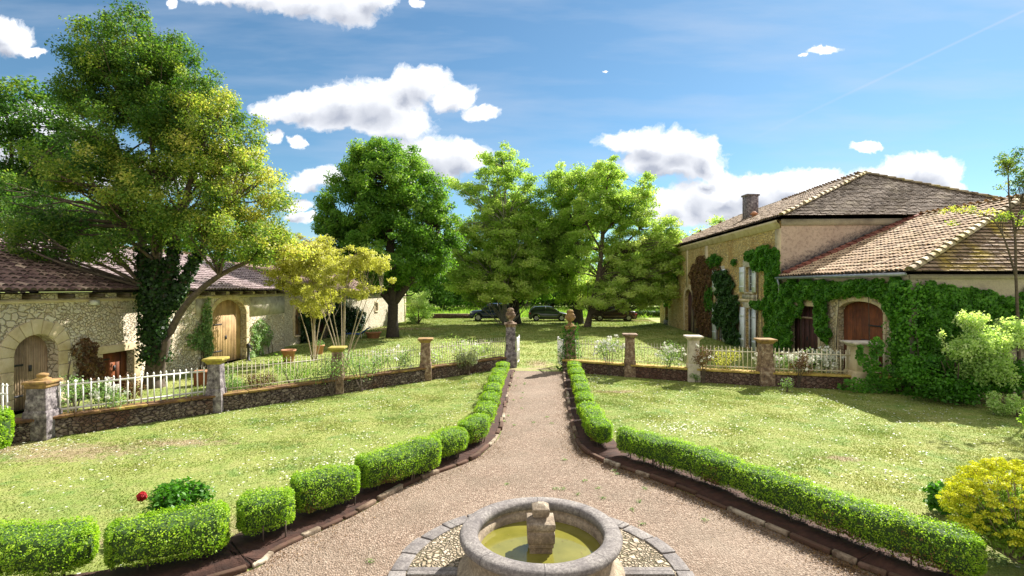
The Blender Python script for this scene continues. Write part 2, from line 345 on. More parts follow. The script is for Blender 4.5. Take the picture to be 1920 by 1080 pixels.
M['tile_barn_pale'] = tilemat('tile_barn_pale', [(0, (.20, .14, .15)), (.5, (.38, .29, .30)), (1, (.50, .41, .40))], (.25, .2, .1), .2)
M['tile_ridge'] = tilemat('tile_ridge', [(0, (.20, .15, .09)), (1, (.58, .48, .32))], (.40, .32, .03), .6)
M['tile_red'] = tilemat('tile_red', [(0, (.16, .045, .03)), (1, (.34, .12, .08))], (.1, .06, .03), .3)
M['under_tile'] = plain('under_tile', (.07, .05, .04), .9)
M['terracotta'] = plain('terracotta', (.42, .19, .10), .8, var=.2)
M['bark'] = plain('bark', (.10, .075, .055), .95, var=.45, scale=9, bmp=.9)
M['bark_pale'] = plain('bark_pale', (.36, .29, .20), .9, var=.3, scale=9, bmp=.6)
M['bark_grey'] = plain('bark_grey', (.26, .24, .20), .95, var=.35, scale=7, bmp=.8)
M['bark_dark'] = plain('bark_dark', (.045, .035, .03), .95, var=.4, scale=9, bmp=.9)
M['soil'] = plain('soil', (.045, .018, .011), .95, var=.5, scale=7, bmp=1.)
def edging_mat():
    m, nt, N, L, b = nodes('edging'); g = geo(N); n1 = nz(N, L, g, 9, 6, .65)
    c = rampn(N, L, attr(N), [(0, (.06, .028, .018)), (.55, (.12, .06, .04)), (.75, (.30, .23, .16)), (1, (.48, .41, .31))])
    c = mix(N, L, rampn(N, L, n1.outputs['Fac'], [(.42, (0, 0, 0)), (.6, (.8, .8, .8))]), c, (.07, .04, .02)); L.new(c, b.inputs['Base Color']); b.inputs['Roughness'].default_value = .95
    bump(N, L, b, n1.outputs['Fac'], .7, .02); return m
M['edging'] = edging_mat()
# leaves
M['leaf_oak'] = leafmat('leaf_oak', [(0, (.025, .075, .014)), (.35, (.08, .18, .03)), (.62, (.22, .32, .055)), (.85, (.48, .50, .11)), (1, (.72, .62, .20))], .55)
M['leaf_mid'] = leafmat('leaf_mid', [(0, (.03, .10, .012)), (.5, (.14, .31, .035)), (1, (.42, .60, .12))], .55, tboost=(1.15, 1.15, .6))
M['leaf_lime'] = leafmat('leaf_lime', [(0, (.10, .21, .025)), (.5, (.34, .52, .09)), (1, (.66, .76, .26))], .62, tboost=(1.15, 1.15, .7))
M['leaf_gold'] = leafmat('leaf_gold', [(0, (.22, .22, .04)), (.5, (.50, .48, .11)), (1, (.76, .72, .30))], .5)
M['leaf_dark'] = leafmat('leaf_dark', [(0, (.02, .05, .01)), (.5, (.05, .12, .02)), (1, (.12, .24, .04))], .45)
M['leaf_box'] = leafmat('leaf_box', [(0, (.08, .19, .012)), (.45, (.25, .44, .025)), (1, (.55, .72, .07))], .5, .5)
M['leaf_ivy'] = leafmat('leaf_ivy', [(0, (.03, .11, .010)), (.5, (.09, .27, .02)), (1, (.20, .44, .045))], .45, .42)
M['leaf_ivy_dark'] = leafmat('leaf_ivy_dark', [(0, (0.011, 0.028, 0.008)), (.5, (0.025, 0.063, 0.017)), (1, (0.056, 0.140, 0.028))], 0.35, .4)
M['leaf_rose'] = leafmat('leaf_rose', [(0, (.08, .16, .04)), (.5, (.20, .34, .11)), (1, (.44, .55, .28))], .45)
M['leaf_pale'] = leafmat('leaf_pale', [(0, (.18, .32, .07)), (.5, (.46, .62, .22)), (1, (.74, .82, .46))], .5)
M['leaf_sage'] = leafmat('leaf_sage', [(0, (0.130, 0.156, 0.091)), (1, (0.390, 0.416, 0.260))], 0.4)
M['leaf_dry'] = leafmat('leaf_dry', [(0, (.07, .03, .012)), (.6, (.16, .085, .03)), (1, (.28, .17, .06))], .2)
M['flower_yellow'] = leafmat('flower_yellow', [(0, (.34, .42, .02)), (.5, (.66, .68, .03)), (1, (.82, .80, .08))], .35, tboost=(1, 1, .5))
M['flower_white'] = leafmat('flower_white', [(0, (.62, .62, .52)), (1, (.82, .82, .76))], .3, tboost=(1, 1, 1))
M['flower_red'] = leafmat('flower_red', [(0, (.35, .01, .015)), (1, (.62, .02, .03))], .3, tboost=(1, .6, .6))
M['hedge_core'] = plain('hedge_core', (.035, .075, .014), .95, var=.5, scale=20)

def lawn_colour(N, L, g):
    n1 = nz(N, L, g, .55, 6, .6); n2 = nz(N, L, g, 3.5, 6, .65); n3 = nz(N, L, g, 28, 4, .7)
    c = rampn(N, L, n1.outputs['Fac'], [(.3, (.15, .245, .035)), (.5, (.235, .30, .055)), (.7, (.33, .345, .09))])
    c = mix(N, L, rampn(N, L, n2.outputs['Fac'], [(.4, (0, 0, 0)), (.72, (.6, .6, .6))]), c, (.42, .38, .16))
    c = mix(N, L, rampn(N, L, n3.outputs['Fac'], [(.3, (.45, .45, .45)), (.6, (0, 0, 0))]), c, (.13, .18, .035))
    n6 = nz(N, L, g, 1.4, 7, .7); c = mix(N, L, rampn(N, L, n6.outputs['Fac'], [(.54, (0, 0, 0)), (.64, (.65, .65, .65))]), c, (.11, .22, .035))
    # worn earth patches, each with its own place
    d = None
    for (x, y, rx, ry) in ((-8.6, 10.0, 1.9, .75), (-6.9, 10.6, 1.3, .35), (-3.4, 6.9, .7, .4), (-4.6, 6.5, .8, .3), (3.6, 9.4, .7, .25), (5.2, 6.9, 1.0, .45), (6.5, 6.2, .9, .35), (3.2, 15.8, .9, .3), (6.2, 9.6, .45, .2),
                           (15.2, 14.2, 2.6, 1.1), (13.2, 12.6, .9, .4), (-10.5, 10.2, 1.6, .7), (4.6, 5.6, .8, .5), (12.5, 50, 8, 1.3), (-9, 40, 5, 1.6), (-.6, 20.2, 1.9, .4), (1.1, 20.3, 1.3, .4), (1.1, 21.6, .7, 1.4)):
        s = N.new('ShaderNodeVectorMath'); s.operation = 'SUBTRACT'; s.inputs[1].default_value = (x, y, 0); L.new(g, s.inputs[0])
        k = N.new('ShaderNodeVectorMath'); k.operation = 'MULTIPLY'; k.inputs[1].default_value = (1/rx, 1/ry, 0); L.new(s.outputs[0], k.inputs[0])
        l = N.new('ShaderNodeVectorMath'); l.operation = 'LENGTH'; L.new(k.outputs[0], l.inputs[0])
        d = l.outputs['Value'] if d is None else mth(N, L, 'MINIMUM', d, l.outputs['Value'])
    n4 = nz(N, L, g, 5, 6, .7)
    k = mth(N, L, 'ADD', mth(N, L, 'SUBTRACT', 1., d), mth(N, L, 'MULTIPLY', mth(N, L, 'SUBTRACT', n4.outputs['Fac'], .5), 3.2))
    k = mth(N, L, 'MULTIPLY', k, 1.3, clamp=True)
    k = mth(N, L, 'MULTIPLY', k, .8)
    earth = rampn(N, L, nz(N, L, g, 30, 4).outputs['Fac'], [(.35, (.20, .13, .08)), (.65, (.44, .33, .22))])
    return mix(N, L, k, c, earth), k
def grass_ground():
    m, nt, N, L, b = nodes('grass_ground'); g = geo(N); c, k = lawn_colour(N, L, g)
    L.new(c, b.inputs['Base Color']); b.inputs['Roughness'].default_value = .95
    bump(N, L, b, nz(N, L, g, 35, 5, .7).outputs['Fac'], 1., .03); return m
M['grass_ground'] = grass_ground()
def blade_mat():
    m, nt, N, L, b = nodes('grass_blade'); g = geo(N); c, k = lawn_colour(N, L, g)
    c = mix(N, L, mth(N, L, 'MULTIPLY', attr(N), .6), c, (.30, .37, .08)); L.new(c, b.inputs['Base Color']); b.inputs['Roughness'].default_value = .6
    t = N.new('ShaderNodeBsdfTranslucent'); L.new(c, t.inputs['Color']); mx = N.new('ShaderNodeMixShader'); mx.inputs[0].default_value = .4
    L.new(b.outputs[0], mx.inputs[1]); L.new(t.outputs[0], mx.inputs[2]); L.new(mx.outputs[0], N['Material Output'].inputs['Surface']); return m
M['blade'] = blade_mat()
def gravel_mat(name, stops, scale=44):
    m, nt, N, L, b = nodes(name); g = geo(N)
    v = N.new('ShaderNodeTexVoronoi'); v.inputs['Scale'].default_value = scale; L.new(g, v.inputs['Vector'])
    sp = N.new('ShaderNodeSeparateColor'); L.new(v.outputs['Color'], sp.inputs[0]); c = rampn(N, L, sp.outputs[0], stops)
    c = mix(N, L, rampn(N, L, v.outputs['Distance'], [(.35, (0, 0, 0)), (.75, (.75, .75, .75))]), c, (.12, .08, .05))
    n = nz(N, L, g, 1.1, 6, .65); c = mix(N, L, rampn(N, L, n.outputs['Fac'], [(.42, (0, 0, 0)), (.68, (.6, .6, .6))]), c, (.15, .115, .08)); n = nz(N, L, g, .5, 4, .6); c = mix(N, L, rampn(N, L, n.outputs['Fac'], [(.5, (0, 0, 0)), (.7, (.4, .4, .4))]), c, (.33, .26, .20))
    L.new(c, b.inputs['Base Color']); b.inputs['Roughness'].default_value = .9
    h = mth(N, L, 'SUBTRACT', 1., v.outputs['Distance']); bump(N, L, b, h, .9, .02); return m
M['gravel'] = gravel_mat('gravel', [(0, (.14, .09, .062)), (.35, (.23, .16, .115)), (.75, (.33, .24, .18)), (1, (.45, .36, .28))])
def cobble_mat():
    m = rubble('cobble', [(0, (.22, .16, .10)), (.5, (.36, .28, .19)), (1, (.48, .40, .30))], (.10, .085, .04), 13, .09, (.2, .17, .09), .4, 1., 1.); return m
M['cobble'] = cobble_mat()
def endwall_mat():
    m, nt, N, L, b = nodes('end_wall_render'); g = geo(N); n1 = nz(N, L, g, 1., 6, .6); n2 = nz(N, L, g, 9, 6, .75)
    c = rampn(N, L, n1.outputs['Fac'], [(.3, (.44, .33, .27)), (.7, (.60, .47, .38))])
    c = mix(N, L, rampn(N, L, n2.outputs['Fac'], [(.48, (0, 0, 0)), (.62, (.5, .5, .5))]), c, (.20, .15, .12))
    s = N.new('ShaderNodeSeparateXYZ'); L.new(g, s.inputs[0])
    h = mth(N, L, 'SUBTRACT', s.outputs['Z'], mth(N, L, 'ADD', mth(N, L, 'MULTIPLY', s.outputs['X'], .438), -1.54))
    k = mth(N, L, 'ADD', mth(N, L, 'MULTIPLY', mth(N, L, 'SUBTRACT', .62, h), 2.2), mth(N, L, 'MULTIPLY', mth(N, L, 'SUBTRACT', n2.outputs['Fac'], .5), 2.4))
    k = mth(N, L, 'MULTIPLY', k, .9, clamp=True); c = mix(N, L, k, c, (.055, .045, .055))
    L.new(c, b.inputs['Base Color']); b.inputs['Roughness'].default_value = .95; bump(N, L, b, n2.outputs['Fac'], .5, .02); return m
M['end_wall'] = endwall_mat()
def fountain_mat(name, base, light, dark):
    m, nt, N, L, b = nodes(name); g = geo(N); n1 = nz(N, L, g, 4, 8, .72); n2 = nz(N, L, g, 30, 6, .8)
    c = rampn(N, L, n1.outputs['Fac'], [(.3, dark), (.48, base), (.7, light)])
    c = mix(N, L, rampn(N, L, n2.outputs['Fac'], [(.42, (.75, .75, .75)), (.58, (0, 0, 0))]), c, tuple(x*.45 for x in base))
    L.new(c, b.inputs['Base Color']); b.inputs['Roughness'].default_value = .93; # radial block joints around the basin centre
    s_ = N.new('ShaderNodeSeparateXYZ'); L.new(g, s_.inputs[0]); dx = mth(N, L, 'SUBTRACT', s_.outputs['X'], .32); dy = mth(N, L, 'SUBTRACT', s_.outputs['Y'], 5.75)
    an = mth(N, L, 'ARCTAN2', dy, dx); fr = mth(N, L, 'ABSOLUTE', mth(N, L, 'SINE', mth(N, L, 'ADD', mth(N, L, 'MULTIPLY', an, 4.), mth(N, L, 'MULTIPLY', n1.outputs['Fac'], .05))))
    jt = rampn(N, L, fr, [(.012, (0, 0, 0)), (.035, (1, 1, 1))]); c = mix(N, L, jt, tuple(x*.35 for x in base), c)
    if name == 'fountain_rim': L.new(c, b.inputs['Base Color'])
    bump(N, L, b, n2.outputs['Fac'], .9, .014); return m
M['fountain_rim'] = fountain_mat('fountain_rim', (.24, .215, .205), (.40, .37, .34), (.09, .08, .085))
M['fountain_side'] = fountain_mat('fountain_side', (.38, .30, .21), (.52, .43, .31), (.14, .10, .07))
M['fountain_col'] = fountain_mat('fountain_col', (.30, .23, .16), (.50, .44, .36), (.07, .05, .045))
def water_mat():
    m, nt, N, L, b = nodes('pond_water'); g = geo(N); n = nz(N, L, g, 2.2, 4)
    L.new(rampn(N, L, n.outputs['Fac'], [(.3, (.13, .125, .02)), (.7, (.22, .20, .04))]), b.inputs['Base Color'])
    b.inputs['Roughness'].default_value = .04; b.inputs['Specular IOR Level'].default_value = .7
    bump(N, L, b, nz(N, L, g, 6, 2).outputs['Fac'], .05, .01); return m
M['water'] = water_mat()

# ------------------------------------------------------------ ground
def sheet(name, poly, z, mat, label=None):
    mb = MB(); mb.raw([(x, y, z) for x, y in poly], [tuple(range(len(poly)))]); o = mb.build(name, mat); o['kind'] = 'structure'
    return o
sheet('ground', [(-900, -60), (900, -60), (900, 1500), (-900, 1500)], 0., M['grass_ground'])

def smooth_curve(pts, n=10):
    out = []; P_ = [pts[0]]+list(pts)+[pts[-1]]
    for i in range(1, len(P_)-2):
        p0, p1, p2, p3 = [np.array(q, float) for q in P_[i-1:i+3]]
        for k in range(n):
            t = k/n; out.append(tuple(.5*((2*p1)+(-p0+p2)*t+(2*p0-5*p1+4*p2-p3)*t*t+(-p0+3*p1-3*p2+p3)*t**3)))
    out.append(tuple(map(float, pts[-1]))); return out
def offset(pts, d):
    out = []
    for i, p in enumerate(pts):
        a = np.array(pts[max(i-1, 0)]); b = np.array(pts[min(i+1, len(pts)-1)]); t = (b-a)/np.linalg.norm(b-a)
        out.append((p[0]-t[1]*d, p[1]+t[0]*d))
    return out
Lk = smooth_curve([G(966, 695), G(957, 725), G(949, 765), G(938, 815), G(912, 845), G(880, 867), G(773, 908), G(672, 964), G(527, 1032), G(459, 1074), (-4.3, 5.0), (-6.0, 4.5), (-7.5, 3.4)])
Rk = smooth_curve([G(1055, 697), G(1061, 740), G(1070, 790), G(1085, 836), G(1122, 864), G(1200, 892), G(1300, 930), G(1400, 975), G(1560, 1045), G(1650, 1082), (5.2, 4.4), (7.5, 2.4)])
sheet('gravel_path', Lk+[(-6.5, -6), (7.5, -6)]+Rk[::-1], .006, M['gravel'])
LkO, RkO = offset(Lk, -1), offset(Rk, 1)       # outward side of each
def strip(curve, sgn, d0, d1):
    return offset(curve, sgn*d0), offset(curve, sgn*d1)
def band(name, curve, sgn, d0, d1, z0, z1, mat, rough=.01):
    a, b = strip(curve, sgn, d0, d1); mb = MB(); n = len(a); V = []
    for i in range(n):
        j = random.uniform(-rough, rough); k = random.uniform(-rough, rough)
        V += [(a[i][0], a[i][1], z0), (a[i][0]+j, a[i][1]+j, z1+k), (b[i][0]+k, b[i][1]+k, z1-j), (b[i][0], b[i][1], z0)]
    Fs = [(i*4+q, i*4+q+1, i*4+q+5, i*4+q+4) for i in range(n-1) for q in range(3)]
    if sgn > 0: Fs = [f[::-1] for f in Fs]
    mb.raw(V, Fs); o = mb.build(name, mat); o['kind'] = 'structure'; return o
def dense(c, k=4):
    out = []
    for i in range(len(c)-1):
        for q in range(k):
            t = q/k; out.append((c[i][0]*(1-t)+c[i+1][0]*t, c[i][1]*(1-t)+c[i+1][1]*t))
    return out+[c[-1]]
def kerb_stones(cv, sg):
    a, b = np.array(offset(cv, 0.)), np.array(offset(cv, sg*.075)); mb = MB(); i = 0; n = len(a)
    while i < n-2:
        acc = 0; j = i; goal = random.uniform(.22, .6)
        while j < n-1 and acc < goal: acc += math.dist(a[j], a[j+1]); j += 1
        h = random.uniform(.04, .09); d = random.uniform(-.02, .02); t = random.random(); g = .012
        P0, P1, P2, P3 = a[i]+d, a[j]+d, b[j]+d, b[i]+d; u = (P1-P0)/max(np.linalg.norm(P1-P0), 1e-6)*g; m0, m1 = a[(i+j)//2]+d, b[(i+j)//2]+d
        mb.prism([tuple(P0+u), tuple(m0), tuple(P1-u), tuple(P2-u), tuple(m1), tuple(P3+u)][::1 if sg < 0 else -1], 0, h, t); i = j
    o = mb.build('kerb', M['edging'], bevel=.012); o['kind'] = 'structure'
for cv, sg in ((dense(Lk), -1), (dense(Rk), 1)):
    # the left curve runs towards the camera with the garden on its right-hand side
    kerb_stones(cv, sg)
    band('soil_bed', cv, sg, .06, .78, 0., .045, M['soil'], .006)

# ------------------------------------------------------------ grass, daisies
def in_poly(x, y, poly):
    c = np.zeros(len(x), bool); n = len(poly)
    for i in range(n):
        x0, y0 = poly[i]; x1, y1 = poly[i-1]
        k = ((y0 > y) != (y1 > y)) & (x < (x1-x0)*(y-y0)/((y1-y0) or 1e-9)+x0); c ^= k
    return c
lw = [(-9.86, 11.1), (-.35, 20.4)]
Lwall = [(-10.45, 10.5), (-.35, 20.45)]
Rwall = smooth_curve([(2.05, 19.75), (2.5, 19.45), (5.3, 18.0), (7.65, 17.02), (10.9, 16.14), (12.4, 15.75)], 6)
lawnL = [(-.35, 20.2)]+offset(Lk, -.8)[2:]+[(-6.8, 3), (-12, 4), (-12, 9.5), (-10.3, 10.6)]
lawnR = [(2.3, 19.4)]+offset(Rk, .8)[2:]+[(8.5, 2.5), (13, 3), (16, 14.8), (12.4, 15.6), (10.9, 16), (7.6, 16.9), (5.3, 17.8)]
yard = [(-10.4, 11.2), (-.6, 20.9), (2, 20.1), (5.3, 18.2), (7.7, 17.2), (11.8, 16.1), (12.0, 22.9), (13.4, 47), (14, 54), (-10, 54), (-11.8, 27), (-12.2, 17)]
def blades(poly, dens, h, name='grass'):
    xs = [p[0] for p in poly]; ys = [p[1] for p in poly]; a = (max(xs)-min(xs))*(max(ys)-min(ys)); n = int(a*dens)
    x = rng.uniform(min(xs), max(xs), n); y = rng.uniform(min(ys), max(ys), n); y = y
    k = in_poly(x, y, poly) & (np.abs(x) < y*1.06+.3); x, y = x[k], y[k]; n = len(x)
    t = rng.uniform(0, 2*np.pi, n); pt = .5+.5*np.sin(x*2.1+1.3*np.sin(y*1.7))*np.sin(y*2.6+1.1*np.sin(x*1.9)); hh = h*rng.uniform(.4, 1.3, n)*(.45+1.1*pt**2); hh = np.where(rng.random(n) < .012, hh*2.6, hh); w = .004+.0007*y; ln = hh*rng.uniform(.1, .9, n); ph = rng.uniform(0, 2*np.pi, n)
    V = np.stack([np.stack([x-np.cos(t)*w, y-np.sin(t)*w, np.zeros(n)], 1), np.stack([x+np.cos(t)*w, y+np.sin(t)*w, np.zeros(n)], 1), np.stack([x+np.cos(ph)*ln, y+np.sin(ph)*ln, hh], 1)], 1).reshape(-1, 3)
    mb = MB(); mb.raw(V, np.arange(n*3).reshape(n, 3), np.repeat(rng.uniform(0, .5, n), 3)); return mb
g1 = blades(lawnL, 1300, .020); g1b = blades(lawnR, 1300, .020)
tag(g1.build('lawn_grass', M['blade']), kind='stuff'); tag(g1b.build('lawn_grass', M['blade']), kind='stuff')
tag(blades(yard, 130, .06).build('yard_grass', M['blade']), kind='stuff')
def daisies():
    mb = MB()
    for poly, nc in ((lawnL, 260), (lawnR, 300)):
        xs = [p[0] for p in poly]; ys = [p[1] for p in poly]
        cx = rng.uniform(min(xs), max(xs), nc); cy = rng.uniform(min(ys), max(ys), nc)
        sel = (nc*rng.random(3000)**2.1).astype(int); x = cx[sel]+rng.normal(size=3000)*.5; y = cy[sel]+rng.normal(size=3000)*.4
        k = in_poly(x, y, poly); x, y = x[k], y[k]; n = len(x)
        s = rng.uniform(.011, .023, n); z = rng.uniform(.03, .05, n)
        ang = np.arange(6)*np.pi/3
        V = np.stack([np.stack([x+np.cos(a)*s, y+np.sin(a)*s, z+rng.uniform(-.004, .004, n)], 1) for a in ang], 1).reshape(-1, 3)
        mb.raw(V, np.arange(n*6).reshape(n, 6), np.repeat(rng.uniform(.2, 1, n), 6))
    tag(mb.build('daisies', M['flower_white']), kind='stuff')
daisies()

def litter():
    mb = MB()
    for cv, sg, n in ((dense(Rk, 3), -1, 11000), (dense(Lk, 3), 1, 2500)):
        c = np.array(cv); i = rng.integers(0, len(c)-1, n); d = rng.exponential(.16, n); t = c[i+1]-c[i]; t /= np.linalg.norm(t, axis=1)[:, None]+1e-9
        p = c[i]+np.stack([-t[:, 1], t[:, 0]], 1)*(sg*-1*-1*d)[:, None]+rng.normal(size=(n, 2))*.05
        add_leaves(mb, np.column_stack([p, rng.uniform(.012, .03, n)]), .022, rng.uniform(0, 1, n), np.tile([0, 0, 1.], (n, 1)), .5, .6)
    n = 900; p = np.column_stack([rng.uniform(-3.5, 5, n), rng.uniform(4.5, 19, n), np.full(n, .014)]); k = in_poly(p[:, 0], p[:, 1], Lk+Rk[::-1]); p = p[k]
    add_leaves(mb, p, .02, rng.uniform(0, 1, len(p)), np.tile([0, 0, 1.], (len(p), 1)), .4)
    tag(mb.build('fallen_leaves', M['leaf_dry']), kind='stuff')
    mb = MB()                                        # small weeds in the gravel
    for k in range(70):
        x, y = random.choice(((random.gauss(2.2, 1.), random.gauss(8.3, 1.2)), (random.uniform(-2, 4), random.uniform(5, 14)), (random.gauss(.1, .3), random.uniform(12, 19))))
        if not in_poly(np.array([x]), np.array([y]), Lk+Rk[::-1])[0]: continue
        if math.hypot(x-FC[0], y-FC[1]) < 1.8: continue
        n = 26; a = rng.uniform(0, 6.28, n); rr = rng.uniform(0, .06, n); add_leaves(mb, np.column_stack([x+rr*np.cos(a), y+rr*np.sin(a), rng.uniform(.01, .035, n)]), .03, rng.uniform(.2, .8, n), np.tile([0, 0, 1.], (n, 1)), .8, .35)
    tag(mb.build('gravel_weeds', M['leaf_rose']), kind='stuff')
FC = (.32, 5.75)
litter()

# ------------------------------------------------------------ fountain
FC = (.32, 5.75)
def fountain():
    f = empty('fountain', (FC[0], FC[1], 0), 'round grey stone fountain basin full of murky yellow-green water on the gravel', 'fountain')
    mb = MB(); S = 72
    mb.lathe((*FC, 0), [(.93, 0), (.93, .06), (.86, .09), (.82, .12), (.80, .24), (.80, .36), (.82, .40)], S)
    part(mb, 'basin_side', M['fountain_side'], f, smooth=True)
    mb = MB(); mb.lathe((*FC, 0), [(.68, .02), (.685, .30), (.69, .36), (.715, .365), (.715, .41)], S)
    V = mb.V[0]; Fs = mb.idx[0].reshape(-1, 4)[:, ::-1]; mb2 = MB(); mb2.raw(V, Fs); part(mb2, 'inner_wall', M['fountain_side'], f, smooth=True)
    mb = MB(); mb.lathe((*FC, 0), [(.82, .385), (.875, .40), (.90, .43), (.905, .46), (.89, .49), (.86, .503), (.75, .505), (.715, .49), (.70, .46), (.70, .41), (.716, .40)], S, wob=.0035)
    part(mb, 'rim', M['fountain_rim'], f, smooth=True)
    mb = MB(); mb.raw([(FC[0]+.69*math.cos(2*math.pi*k/S), FC[1]+.69*math.sin(2*math.pi*k/S), .28) for k in range(S)], [tuple(range(S))])
    w = part(mb, 'water', M['water'], f)
    mb = MB(); n = 90; a = rng.uniform(0, 6.28, n); q = .67*np.sqrt(rng.uniform(0.1, 1, n)); add_leaves(mb, np.column_stack([FC[0]+q*np.cos(a), FC[1]+q*np.sin(a), np.full(n, .283)]), .016, rng.uniform(0, 1, n), np.tile([0, 0, 1.], (n, 1)), .08); d_ = mb.build('floating_debris', M['leaf_dry'], w, offset=tuple(f.location)); d_['kind'] = 'stuff'
    mb = MB(); c = (FC[0]+.0, FC[1], 0)
    mb.sqlathe(c, [(.125, .0), (.125, .34), (.138, .345), (.138, .385), (.150, .40), (.152, .50), (.142, .51), (.142, .53), (.156, .545), (.156, .60), (.150, .61), (.06, .64), (.06, .65)])
    cl = part(mb, 'column', M['fountain_col'], f, bevel=.006)
    mb = MB(); mb.sqlathe(c, [(.06, .645), (.082, .66), (.085, .67), (.096, .70), (.096, .745), (.088, .752), (.028, .792), (.02, .792)])
    o = mb.build('spout_block', M['fountain_col'], cl, offset=tuple(f.location), bevel=.004)
    # apron
    a = empty('stone_apron', (FC[0], FC[1], 0), 'circular cobbled apron with flat stone border around the fountain', 'paving')
    mb = MB(); mb.lathe((*FC, 0), [(.9, .012), (1.53, .012)], 64); part(mb, 'cobbles', M['cobble'], a)
    mb = MB(); n = 26
    for k in range(n):
        t0 = 2*math.pi*(k+.03)/n; t1 = 2*math.pi*(k+.97)/n; z = .028+random.uniform(-.006, .006); r0, r1 = 1.51+random.uniform(-.01, .01), 1.70+random.uniform(-.015, .015)
        q = [t0+(t1-t0)*i/3 for i in range(4)]
        mb.prism([(FC[0]+r1*math.cos(t), FC[1]+r1*math.sin(t)) for t in q]+[(FC[0]+r0*math.cos(t), FC[1]+r0*math.sin(t)) for t in q[::-1]], 0, z)
    part(mb, 'border', M['fountain_rim'], a, bevel=.008)
    for k in range(6):
        t = math.pi*k/3; mb = MB(); mb.box((FC[0]+1.2*math.cos(t), FC[1]+1.2*math.sin(t), .008), (.58, .15, .04), t); part(mb, 'spoke_slab', M['fountain_rim'], a, bevel=.006)
fountain()

